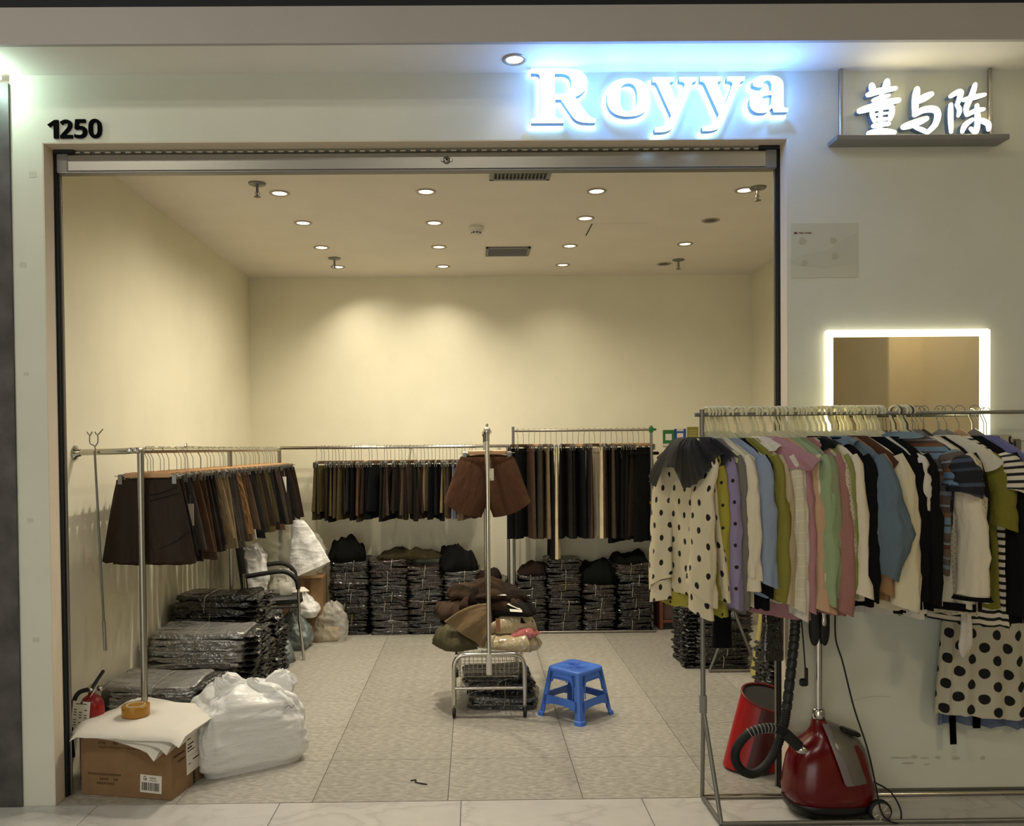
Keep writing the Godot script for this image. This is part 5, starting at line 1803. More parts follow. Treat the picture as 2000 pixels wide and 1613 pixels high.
func right_piles():
	var words = {"pack_black": "black", "pack_coal": "charcoal", "pack_silver": "silvery grey", "pack_grey": "grey", "pack_brown": "dark brown"}
	var piles = [
		["stack seen under the polka dot blouse", 1.735, -2.26, 0.42, 0.36, ["pack_black", "pack_black", "pack_black", "pack_coal", "pack_brown"], 0.085, -1],
		["stack above the red container", 1.95, -1.22, 0.36, 0.36, ["pack_grey", "pack_grey", "pack_silver", "pack_grey"], 0.09, -1],
	]
	for c in piles.size():
		var q = piles[c]
		for k in q[5].size():
			bundle("%s clothes bundle, %s from the floor, %s" % [words[q[5][k]], nth(k + 1), q[0]], V(q[1], q[6] * k, q[2]), q[3], q[6], q[4], q[5][k], 3, rng.randf_range(-0.05, 0.05), "clothes bundles on the right of the shop", c * 4 + k, q[7])
	var o = thing("clothes_rack", "second metal clothes rack, its A-shaped end standing by the black stack on the right", "clothes rack", V(1.775, 0, -2.0))
	for e in [-1, 1]:
		put("leg", rod(V(e * 0.165, 0.012, 0), V(e * 0.008, 0.41, 0), 0.0095), mats["dull_steel"], o)
	put("base_bar", rod(V(-0.17, 0.011, 0), V(0.17, 0.011, 0), 0.0105), mats["steel"], o)
	put("post", rod(V(0, 0.38, 0), V(0, 1.46, 0), 0.0115), mats["dull_steel"], o)
	put("rail", rod(V(0, 1.44, 0), V(0, 1.44, -0.95), 0.010), mats["dull_steel"], o)
	put("post", rod(V(0, 0.38, -0.95), V(0, 1.46, -0.95), 0.0115), mats["dull_steel"], o)
	for e in [-1, 1]:
		put("leg", rod(V(e * 0.165, 0.012, -0.95), V(e * 0.008, 0.41, -0.95), 0.0095), mats["dull_steel"], o)
	# leaning mirror in a pale yellow frame, seen almost edge-on
	mat("pale_yellow", Color(0.66, 0.61, 0.36), 0.6)
	var mr = thing("standing_mirror", "tall mirror with pale yellow frame leaning inside the right of the shop", "mirror", V(1.862, 0.0, -1.755))
	mr.rotation = V(0, 0, -0.155)
	for e in [-1, 1]:
		put("frame_side", boxm(V(0.03, 1.40, 0.05), 0.004), mats["pale_yellow"], mr, V(0.016, 0.70, e * 0.150))
	for y in [0.025, 1.375]:
		put("frame_end", boxm(V(0.03, 0.05, 0.25), 0.004), mats["pale_yellow"], mr, V(0.016, y, 0))
	put("glass", boxm(V(0.006, 1.31, 0.26)), mats["mirror_glass"], mr, V(0.012, 0.70, 0))
	put("backing", boxm(V(0.006, 1.34, 0.27)), mats["cardboard"], mr, V(0.024, 0.70, 0))
	# red bin lying slantwise behind the jamb
	var bn = thing("bin", "red slanting container with a dark grey round top, half hidden by the right jamb", "container", V(1.335, 0.0, -0.33))
	var rows := []
	var st := []
	for i in 9:
		var t := i / 8.0
		var c := V(0.0 + 0.085 * t, 0.012 + 0.325 * t, 0.0)
		var b := Basis(V(0, 0, 1), -0.2 * t) * Basis(V(1, 0, 0), 0.35 * t)
		var r := PackedVector3Array()
		var r2 := PackedVector3Array()
		for j in 36:
			var a := TAU * j / 36
			r.append(c + b * V(cos(a) * (0.140 - 0.005 * t), 0, sin(a) * 0.110))
		for j in 8:
			var a := PI * (0.40 + 0.26 * j / 7.0)
			r2.append(c + b * V(cos(a) * (0.142 - 0.005 * t), 0, sin(a) * 0.112))
		rows.append(r)
		st.append(r2)
	var s := begin()
	loft(s, rows, true, true, false)
	put("shell", done(s), mats["bin_red"], bn)
	s = begin()
	loft(s, st, false)
	put("dark_band", done(s), mats["bin_maroon"], bn)
	s = begin()
	var lid := PackedVector3Array()
	for p in rows[-1]:
		lid.append(p + V(0, -0.006, 0))
	cap(s, lid, true)
	cap(s, lid, false)
	put("top_disc", done(s), mat("disc_grey", Color(0.27, 0.265, 0.26), 0.5), bn)
	s = begin()
	var rp := []
	for j in 37:
		rp.append(rows[-1][j % 36])
	tube(s, rp, 0.006, 6)
	put("rim", done(s), mat("rim_red", Color(0.42, 0.03, 0.07), 0.4), bn)

# ------------------------------------------------------------------ right back: shelves, notices
func shelves_and_notices():
	var o = thing("shelf_unit", "dark reddish wooden shelf unit at the right end of the back wall", "shelf unit", V(1.86, 0, -3.47))
	for x in [-0.28, 0.28]:
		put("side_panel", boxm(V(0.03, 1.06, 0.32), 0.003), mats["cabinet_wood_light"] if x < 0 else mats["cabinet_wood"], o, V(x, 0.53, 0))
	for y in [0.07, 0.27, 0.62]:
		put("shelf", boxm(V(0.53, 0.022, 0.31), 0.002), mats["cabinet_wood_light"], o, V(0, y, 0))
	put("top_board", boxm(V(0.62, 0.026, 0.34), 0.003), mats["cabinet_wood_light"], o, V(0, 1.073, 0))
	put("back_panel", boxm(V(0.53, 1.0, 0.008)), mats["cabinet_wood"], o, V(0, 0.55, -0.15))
	put("plinth", boxm(V(0.53, 0.06, 0.02)), mats["slot_dark"], o, V(0, 0.03, 0.12))
	var kb = thing("keyboard", "grey computer keyboard lying on top of the wooden shelf unit", "keyboard", V(1.80, 1.086, -3.38), 0.1)
	put("case", boxm(V(0.30, 0.016, 0.12), 0.004), mats["grey_plastic"], kb, V(0, 0.008, 0))
	for j in 4:
		for i in 11:
			put("key", boxm(V(0.021, 0.008, 0.021), 0.003), mats["dark_iron"], kb, V(-0.13 + 0.026 * i, 0.018, -0.04 + 0.027 * j))
	var cup = thing("pen_cup", "black cup of pens on the shelf unit beside the slim rack", "pen cup", V(1.60, 1.086, -3.50))
	var s := begin()
	lathe(s, [[0.0, 0.0], [0.035, 0.0], [0.037, 0.10], [0.033, 0.10], [0.032, 0.01], [0.0, 0.01]], 18)
	put("cup", done(s), mats["black_plastic"], cup)
	for i in 6:
		put("pen", rod(V(0.012 * cos(i * 1.1), 0.01, 0.012 * sin(i * 1.1)), V(0.035 * cos(i * 1.1), 0.15 + 0.015 * sin(i * 3.0), 0.035 * sin(i * 1.1)), 0.004, 6), mats[["ink", "dull_steel", "black_plastic"][i % 3]], cup)
	tag(put("bottle", bottle_mesh(), mats["black_plastic"], null, V(1.68, 1.086, -3.50)), "small black bottle between pen cup and keyboard on the shelf unit", "bottle")
	tag(put("paper_pad", boxm(V(0.17, 0.03, 0.12), 0.006), mat("pad_yellow", Color(0.72, 0.67, 0.42), 0.8), null, V(1.83, 1.125, -3.50), V(0, 0.1, 0)), "pale yellow pad of paper behind the keyboard", "paper pad")
	# what stands on the shelves
	var k := 0
	for q in [[1.66, 0.633, 0.05, 0.22, Color(0.06, 0.10, 0.22)], [1.72, 0.633, 0.045, 0.20, Color(0.22, 0.05, 0.05)], [1.775, 0.633, 0.04, 0.23, Color(0.05, 0.05, 0.06)], [1.83, 0.633, 0.05, 0.21, Color(0.10, 0.12, 0.16)]]:
		var f = thing("binder", "%s binder standing on the upper shelf of the wooden unit" % ["dark blue", "dark red", "black", "slate grey"][k], "binder", V(q[0], q[1], -3.45))
		put("spine", boxm(V(q[2], q[3], 0.22), 0.004), mat("binder_%d" % k, q[4], 0.6), f, V(0, q[3] * 0.5, 0))
		put("label", boxm(V(q[2] * 0.6, 0.05, 0.001)), mats["tag_card"], f, V(0, q[3] * 0.6, 0.1105))
		k += 1
	tag(put("carton", boxm(V(0.40, 0.15, 0.24), 0.004), mat("carton_rose", Color(0.30, 0.22, 0.20), 0.8), null, V(1.80, 0.157, -3.46)), "low rosy brown carton on the bottom shelf of the wooden unit", "carton")
	for q in [[0.281, Color(0.34, 0.27, 0.17), "stack of brown paper at the bottom of the middle shelf", 0.05], [0.332, Color(0.30, 0.33, 0.22), "green folder lying on brown paper on the middle shelf", 0.02], [0.353, Color(0.16, 0.20, 0.18), "dark green folded cloth topmost on the middle shelf", 0.05]]:
		tag(put("folder", cushion(0.38, q[3], 0.22, int(q[0] * 100), 0.003, 0.2), mat("folder_%d" % int(q[0] * 1000), q[1], 0.8), null, V(1.80, q[0], -3.45)), q[2], "stationery")
	# payment cards and notice on the back wall (their codes left out)
	for q in [["payment_card", V(1.728, 1.628, RB + 0.003), Vector2(0.100, 0.15), Color(0.16, 0.42, 0.20), "green payment card with white square stuck on the back wall"], ["payment_card", V(1.83, 1.634, RB + 0.004), Vector2(0.104, 0.155), Color(0.07, 0.25, 0.55), "blue payment card with white square stuck on the back wall"], ["wall_notice", V(1.943, 1.645, RB + 0.003), Vector2(0.10, 0.165), Color(0.52, 0.50, 0.20), "olive yellow notice on the back wall beside the blue payment card"]]:
		var n = thing(q[0], q[4], "notice", q[1])
		put("card", boxm(V(q[2].x, q[2].y, 0.003), 0.001), mat("card" + str(q[3]), q[3], 0.5), n)
		if q[0] == "payment_card":
			put("white_square", boxm(V(0.056, 0.056, 0.001)), mats["paper"], n, V(0, 0.012, 0.002))
			put("footer", boxm(V(0.096 if q[3].g > q[3].b else 0.06, 0.024, 0.001)), mats["tag_card"], n, V(0, -0.058 if q[3].g > q[3].b else 0.068, 0.002))
		else:
			for i in 5:
				put("printed_line", boxm(V(0.07, 0.006, 0.001)), mats["pad_yellow"], n, V(0, 0.05 - 0.022 * i, 0.002))

func bottle_mesh() -> ArrayMesh:
	var s := begin()
	lathe(s, [[0.0, 0.0], [0.024, 0.0], [0.025, 0.004], [0.025, 0.085], [0.018, 0.10], [0.009, 0.108], [0.009, 0.125], [0.011, 0.126], [0.011, 0.14], [0.0, 0.14]], 16)
	return done(s)

# ------------------------------------------------------------------ bags
func bag_mesh(hw, hd, h, sd, prof, crease = 0.030, square = 0.6, lean = Vector2.ZERO, rows_n = 30, n = 64) -> ArrayMesh:
	# soft plastic bag; prof gives the share of the full width at each height
	var rows := []
	for i in rows_n + 1:
		var t = float(i) / rows_n
		var f: float = t * (prof.size() - 1)
		var k := mini(int(f), prof.size() - 2)
		var w: float = lerpf(prof[k], prof[k + 1], smoothstep(0.0, 1.0, f - k))
		var r := PackedVector3Array()
		for j in n:
			var a = TAU * j / n
			var x = signf(cos(a)) * pow(absf(cos(a)), square) * hw * w
			var z = signf(sin(a)) * pow(absf(sin(a)), square) * hd * w
			var c1 := fine.get_noise_3d(x * 2.6 + sd * 4.0, t * h * 3.4 + x * 1.2, z * 2.6)
			var c2 := noise.get_noise_3d(x * 7.0 + sd, t * h * 9.0, z * 7.0)
			var c3 = noise.get_noise_2d(a * 5.0 + sd, t * 1.5) * t
			var push = crease * (c1 * 0.8 + c2 * 0.22 + c3 * 0.9) * (0.25 + 0.75 * smoothstep(0.0, 0.15, t))
			var dir := Vector2(x, z).normalized()
			r.append(V(x + dir.x * push + lean.x * t * t, h * t + 0.5 * crease * c2 * smoothstep(0.0, 0.2, t) + crease * 1.5 * t * t * noise.get_noise_2d(a * 1.6, sd * 3.0), z + dir.y * push + lean.y * t * t))
		rows.append(r)
	var s := begin()
	loft(s, rows, true, true, true)
	return done(s)

func back_corner():
	# folding chair with black arms, facing right, half buried
	var o = thing("folding_chair", "black padded chair with curved armrests, loaded with bags by the left wall", "chair", V(-1.52, 0, -2.62), 0.25)
	put("seat", boxm(V(0.40, 0.06, 0.40), 0.02), mats["black_plastic"], o, V(0, 0.44, 0))
	put("backrest", boxm(V(0.05, 0.36, 0.38), 0.02), mats["black_plastic"], o, V(-0.235, 0.70, 0), V(0, 0, 0.12))
	for e in [-1, 1]:
		var s := begin()
		tube(s, curve([V(-0.20, 0.64, e * 0.22), V(0.0, 0.665, e * 0.225), V(0.09, 0.655, e * 0.225), V(0.15, 0.60, e * 0.225), V(0.165, 0.53, e * 0.225)], 5), 0.017, 10)
		put("armrest", done(s), mats["black_rubber"], o)
		s = begin()
		tube(s, [V(0.165, 0.55, e * 0.225), V(0.17, 0.30, e * 0.22), V(0.20, 0.0, e * 0.22)], 0.011, 10)
		put("leg", done(s), mats["chrome"], o)
		s = begin()
		tube(s, [V(-0.22, 0.66, e * 0.21), V(-0.20, 0.35, e * 0.21), V(-0.22, 0.0, e * 0.21)], 0.011, 10)
		put("leg", done(s), mats["chrome"], o)
		put("side_bar", rod(V(-0.2, 0.40, e * 0.21), V(0.18, 0.40, e * 0.22), 0.009), mats["dark_iron"], o)
	tag(put("plastic_bag", bag_mesh(0.10, 0.13, 0.36, 3, [0.85, 1.0, 1.0, 0.9, 0.95, 0.5], 0.03), mats["white_bag"], null, V(-1.66, 0.475, -2.60), V(0, 0.3, 0.12)), "whitish plastic bag slumped on the chair against its backrest", "bag")
	tag(put("plastic_bag", bag_mesh(0.09, 0.08, 0.17, 8, [0.9, 1.0, 0.95, 0.8, 0.5], 0.02), mats["clear_bag"], null, V(-1.46, 0.475, -2.66)), "small clear plastic bag with cream contents on the chair seat", "bag")
	var jar = thing("clear_jar", "clear plastic tub standing on the chair seat", "tub", V(-1.42, 0.472, -2.55))
	var js := begin()
	lathe(js, [[0.0, 0.0], [0.045, 0.0], [0.05, 0.10], [0.047, 0.10], [0.043, 0.004], [0.0, 0.004]], 20)
	put("wall", done(js), mats["clear_bag"], jar)
	tag(put("magazine", boxm(V(0.16, 0.008, 0.20), 0.001), mats["paper"], null, V(-1.38, 0.476, -2.72), V(0, 0.4, 0)), "white paper lying on the edge of the chair seat", "paper")
	# cartons and bags behind the chair
	var c = thing("carton", "brown cardboard carton under the big translucent bag in the back left corner", "carton", V(-1.42, 0, -3.15), 0.06)
	put("box", boxm(V(0.36, 0.52, 0.32), 0.004), mats["cardboard"], c, V(0, 0.26, 0))
	put("flap", boxm(V(0.36, 0.005, 0.12), 0.001), mats["cardboard"], c, V(0, 0.525, 0.11), V(0.06, 0, 0))
	put("tape_seam", boxm(V(0.05, 0.30, 0.002)), mat("tape_brown", Color(0.40, 0.27, 0.14), 0.3), c, V(0.06, 0.36, 0.161))
	tag(put("plastic_bag", bag_mesh(0.33, 0.17, 0.50, 5, [0.75, 1.0, 0.98, 0.85, 0.65, 0.40], 0.05, 0.8, Vector2(-0.06, 0)), mats["clear_bag"], null, V(-1.56, 0.53, -3.16)), "large translucent plastic bag on the carton in the back left corner", "bag")
	# bright white sheet of plastic hanging over it
	var s3 := begin()
	var rows := []
	for i in 15:
		var t := i / 14.0
		var r := PackedVector3Array()
		for j in 34:
			var a := TAU * j / 34
			var hw := lerpf(0.045, 0.165, pow(t, 0.8))
			var q := V(cos(a) * hw * 9, t * 5.0, 3.0)
			r.append(V(cos(a) * hw + 0.085 * t, -0.40 * t - 0.07 * t * cos(a) * -1.0, sin(a) * 0.035 + 0.05 * noise.get_noise_3dv(q) * t + 0.02 * fine.get_noise_3dv(q * 0.4)))
		rows.append(r)
	loft(s3, rows, true, true, true)
	tag(put("white_bag", done(s3), mats["white_bag"], null, V(-1.40, 0.995, -2.93)), "bright white crinkled plastic bag hanging below the last skirts of the left rail", "bag")
	tag(put("plastic_bag", bag_mesh(0.135, 0.13, 0.27, 7, [0.8, 1.0, 1.0, 0.85, 0.6, 0.25], 0.03), mats["grey_bag"], null, V(-1.43, 0, -2.84)), "dull grey plastic bag on the floor beside the chair", "bag")
	tag(put("plastic_bag", bag_mesh(0.12, 0.10, 0.18, 12, [0.8, 1.0, 0.9, 0.6, 0.2], 0.03), mats["white_bag"], null, V(-1.37, 0.22, -2.98)), "white plastic bag on top of the dull grey one", "bag")
	tag(put("red_packet", boxm(V(0.05, 0.045, 0.02), 0.004), mats["bin_red"], null, V(-1.33, 0.13, -2.86), V(0.3, 0.4, 0.6)), "small red packet caught between the bags near the chair", "packet")
	var kb = thing("plastic_bag", "knotted translucent bag with beige box inside, at the foot of the first column", "bag", V(-1.19, 0, -3.07))
	put("film", bag_mesh(0.135, 0.10, 0.30, 2, [0.85, 1.0, 0.98, 0.9, 0.75, 0.28], 0.03, 0.7, Vector2(0.02, 0)), mats["clear_bag"], kb)
	put("contents", boxm(V(0.17, 0.10, 0.11), 0.01), mat("beige_card", Color(0.66, 0.57, 0.40), 0.8), kb, V(-0.01, 0.055, 0))
	# dark cloth below the chair and slumped sack on the floor
	tag(put("plastic_bag", cushion(0.34, 0.16, 0.26, 5, 0.03, 0.7), mats["grey_bag"], null, V(-1.50, 0, -2.42), V(0, 0.3, 0)), "flattened dark grey bag on the floor in front of the chair", "bag")

# ------------------------------------------------------------------ left foreground
func print_lines(parent, m, rows, z):
	# box printing too small to read: rows of short upright bars as characters
	for q in rows:
		var x: float = q[0]
		for w in q[3]:
			var s := begin()
			for k in int(w):
				var h: float = q[2]
				for e in 3:
					box(s, V(x + h * 0.42 + h * 1.02 * k, q[1] + h * (0.08 + 0.36 * e), 0), V(h * rng.randf_range(0.5, 0.86), h * 0.13, 0.0006))
				for e in 2:
					box(s, V(x + h * (0.22 + 0.42 * e) + h * 1.02 * k, q[1] + h * 0.45, 0), V(h * 0.13, h * rng.randf_range(0.5, 0.95), 0.0006))
			put("printed_text", done(s), m, parent, V(0, 0, z))
			x += (w + 0.9) * q[2] * 1.02

func front_left():
	var o = thing("cardboard_box", "brown cardboard box with printed sides just inside the opening at left", "cardboard box", V(-1.551, 0, -0.228), -0.19)
	put("body", boxm(V(0.45, 0.298, 0.31), 0.003), mats["cardboard"], o, V(0, 0.149, 0))
	print_lines(o, mats["box_print"], [[-0.135, 0.236, 0.013, [3]], [-0.06, 0.236, 0.013, [2]], [-0.19, 0.094, 0.011, [15]], [-0.13, 0.073, 0.011, [4]], [-0.06, 0.073, 0.011, [2]], [-0.145, 0.053, 0.011, [8]]], 0.1556)
	fit_text("printed_text", "10000", "Droid Sans", false, Vector2(0.017, 0.236), Vector2(0.062, 0.249), 0.1556, 0.0006, mats["box_print"], o)
	fit_text("printed_text", "14(25+09)mm * 24.50mm", "Droid Sans", false, Vector2(-0.135, 0.216), Vector2(0.085, 0.229), 0.1556, 0.0006, mats["box_print"], o)
	var lb = put("barcode_label", boxm(V(0.105, 0.080, 0.0012)), mats["paper"], o, V(0.125, 0.069, 0.1558), V(0, 0, -0.03))
	var s := begin()
	rng.seed = 21
	var x := -0.042
	while x < 0.042:
		var w := rng.randf_range(0.001, 0.004)
		box(s, V(x, -0.012, 0.0008), V(w, 0.036, 0.0005))
		x += w + rng.randf_range(0.001, 0.003)
	put("bars", done(s), mats["ink"], lb)
	s = begin()
	tube(s, [V(-0.022, 0.018, 0.0008), V(-0.034, 0.018, 0.0008), V(-0.034, 0.033, 0.0008), V(-0.022, 0.033, 0.0008)], 0.0016, 5)
	box(s, V(-0.024, 0.023, 0.0008), V(0.006, 0.006, 0.0006))
	put("emblem", done(s), mats["ink"], lb)
	print_lines(lb, mats["disc_grey"], [[-0.006, 0.024, 0.008, [4]], [-0.006, 0.014, 0.005, [7]]], 0.0008)
	var side = put("shipping_label", boxm(V(0.0012, 0.20, 0.12)), mats["paper"], o, V(0.2257, 0.165, -0.03), V(0.02, 0, 0))
	s = begin()
	for q in [[0.085, -0.01, 0.05, 0.014], [0.06, 0.035, 0.03, 0.005], [0.035, 0.02, 0.05, 0.006], [0.02, 0.03, 0.04, 0.008], [0.005, 0.02, 0.06, 0.005], [-0.02, 0.0, 0.09, 0.001], [-0.045, -0.02, 0.05, 0.006], [-0.055, 0.035, 0.02, 0.004]]:
		box(s, V(0.0008, q[0], q[1]), V(0.0005, q[3], q[2]))
	put("bars", done(s), mats["ink"], side)
	put("green_tape", boxm(V(0.001, 0.07, 0.016)), mat("tape_green", Color(0.10, 0.15, 0.06), 0.4), o, V(0.2256, 0.036, -0.035))
	s = begin()
	for q in [[0.262, 0.02, 0.08, 0.012], [0.245, 0.02, 0.06, 0.010], [0.185, 0.09, 0.09, 0.010], [0.155, 0.07, 0.06, 0.010]]:
		box(s, V(0.2256, q[0], q[1]), V(0.0006, q[3], q[2]))
	put("printed_text", done(s), mats["box_print"], o)
	# sheets of white foam paper lying over the box
	for k in 3:
		var rows := []
		var w := 0.265
		var d := 0.215
		for i in 15:
			var u := i / 14.0 * 2.0 - 1.0
			var r := PackedVector3Array()
			var up := PackedVector3Array()
			for j in 17:
				var v := j / 16.0 * 2.0 - 1.0
				var px := u * w
				var pz := v * d
				var over := maxf(0.0, absf(px) - 0.222) + maxf(0.0, pz - 0.156)
				var y := 0.0 - over * (0.55 + 0.1 * k) + 0.004 * noise.get_noise_2d(px * 12 + k * 9, pz * 12) + 0.02 * maxf(0.0, -v - 0.5) * maxf(0.0, -u)
				if u > 0.2 and v > 0.4:
					y -= 0.03 * k * (u - 0.2) * (v - 0.4)
				up.append(V(px, y + 0.0016, pz))
				r.append(V(px, y, pz))
			r.reverse()
			up.append_array(r)
			rows.append(up)
		var s4 := begin()
		loft(s4, rows, true, true, true)
		tag(put("paper_sheet", done(s4), mats["paper"], null, V(-1.548 + 0.02 * (1 - k), 0.305 + 0.0045 * (2 - k), -0.232 - 0.02 * k), V(0, -0.19 + [0.02, -0.10, -0.22][k], 0)), "%s sheet of white packing paper lying on the cardboard box" % ["uppermost", "middle", "lowest, skewed"][k], "paper sheet", "packing paper sheets on the box")
	var tp = thing("tape_roll", "amber roll of packing tape lying on the white paper", "tape roll", V(-1.60, 0.319, -0.245))
	s = begin()
	lathe(s, [[0.043, 0.0], [0.062, 0.0], [0.0625, 0.002], [0.0625, 0.046], [0.062, 0.048], [0.043, 0.048]], 40)
	put("tape", done(s), mats["tape"], tp)
	s = begin()
	lathe(s, [[0.0, 0.036], [0.038, 0.036], [0.038, 0.0495], [0.0432, 0.0495], [0.0432, 0.0]], 36)
	put("paper_core", done(s), mat("core_white", Color(0.70, 0.70, 0.66), 0.8), tp)
	s = begin()
	for k in 6:
		box(s, V(-0.028 + 0.011 * k, 0.0365, 0.004), V(0.008, 0.0006, 0.011))
	put("core_print", done(s), mat("print_grey", Color(0.42, 0.42, 0.41), 0.8), tp)
	# big white bag
	var bg = thing("plastic_bag", "big white plastic carrier bag stuffed full, standing right of the cardboard box", "bag", V(-1.145, 0, -0.50), 0.56)
	put("film", bag_mesh(0.262, 0.165, 0.40, 1, [0.90, 1.0, 1.0, 0.99, 0.97, 0.94, 0.87, 0.66, 0.25], 0.030, 0.30, Vector2(-0.035, -0.01), 44, 110), mats["white_film"], bg)
	put("contents", cushion(0.46, 0.27, 0.27, 4, 0.02, 0.3), mat("dark_contents", Color(0.30, 0.30, 0.31), 0.8), bg, V(0, 0.012, 0))
	put("handle", bag_mesh(0.085, 0.030, 0.15, 6, [0.9, 1.0, 0.9, 0.7, 0.35], 0.025, 0.6, Vector2(-0.03, 0.0), 16, 40), mats["white_bag"], bg, V(-0.075, 0.315, 0.02), V(0, 0.3, 0.25))
	put("handle", bag_mesh(0.075, 0.028, 0.14, 9, [0.9, 1.0, 0.95, 0.85, 0.4], 0.025, 0.6, Vector2(0.03, 0.0), 16, 40), mats["white_bag"], bg, V(0.135, 0.29, -0.03), V(0, -0.4, -0.35))
	s = begin()
	tube(s, curve([V(0.13, 0.285, 0.176), V(0.15, 0.297, 0.176), V(0.165, 0.283, 0.174), V(0.18, 0.293, 0.17)], 4), 0.0016, 5)
	put("pen_mark", done(s), mats["disc_grey"], bg)
	# fire extinguisher
	var ex = thing("fire_extinguisher", "red fire extinguisher with paper tag behind the left jamb and cardboard box", "fire extinguisher", V(-1.838, 0, -0.315))
	s = begin()
	lathe(s, [[0.0, 0.004], [0.05, 0.004], [0.054, 0.0], [0.056, 0.02], [0.056, 0.33], [0.052, 0.36], [0.040, 0.382], [0.022, 0.395], [0.016, 0.40], [0.016, 0.412], [0.0, 0.412]], 28)
	put("cylinder", done(s), mats["extinguisher_red"], ex)
	s = begin()
	lathe(s, [[0.014, 0.405], [0.019, 0.408], [0.019, 0.435], [0.010, 0.445], [0.0, 0.445]], 14)
	put("valve", done(s), mats["chrome"], ex)
	put("handle", boxm(V(0.016, 0.10, 0.018), 0.005), mats["black_plastic"], ex, V(0.03, 0.47, 0.0), V(0, 0.4, -0.6))
	put("lever", boxm(V(0.006, 0.075, 0.014), 0.002), mats["chrome"], ex, V(0.022, 0.425, 0.02), V(0, 0.4, -0.5))
	s = begin()
	lathe(s, [[0.0, -0.004], [0.014, -0.004], [0.014, 0.004], [0.0, 0.004]], 16, V(0.045, 0.43, 0.01), Basis(V(1, 0, 0), PI / 2))
	put("gauge", done(s), mats["chrome"], ex)
	s = begin()
	tube(s, curve([V(-0.01, 0.425, 0.012), V(-0.045, 0.415, 0.04), V(-0.062, 0.36, 0.06), V(-0.068, 0.25, 0.07), V(-0.066, 0.12, 0.06)], 6), 0.0105, 10)
	put("hose", done(s), mats["black_rubber"], ex)
	var tg = put("inspection_tag", boxm(V(0.082, 0.125, 0.001)), mats["paper"], ex, V(-0.018, 0.325, 0.075), V(0, 0, -0.10))
	s = begin()
	for i in 7:
		for j in 3:
			if (i * 3 + j) % 4 != 1:
				box(s, V(-0.026 + 0.024 * j, 0.022 - 0.012 * i, 0.0007), V(0.012, 0.005, 0.0005))
	box(s, V(0.0, 0.050, 0.0007), V(0.05, 0.004, 0.0005))
	box(s, V(0.0, 0.056, 0.0007), V(0.012, 0.010, 0.0005), 0.0, Basis(V(0, 0, 1), 0.785))
	put("printed_text", done(s), mats["disc_grey"], tg)

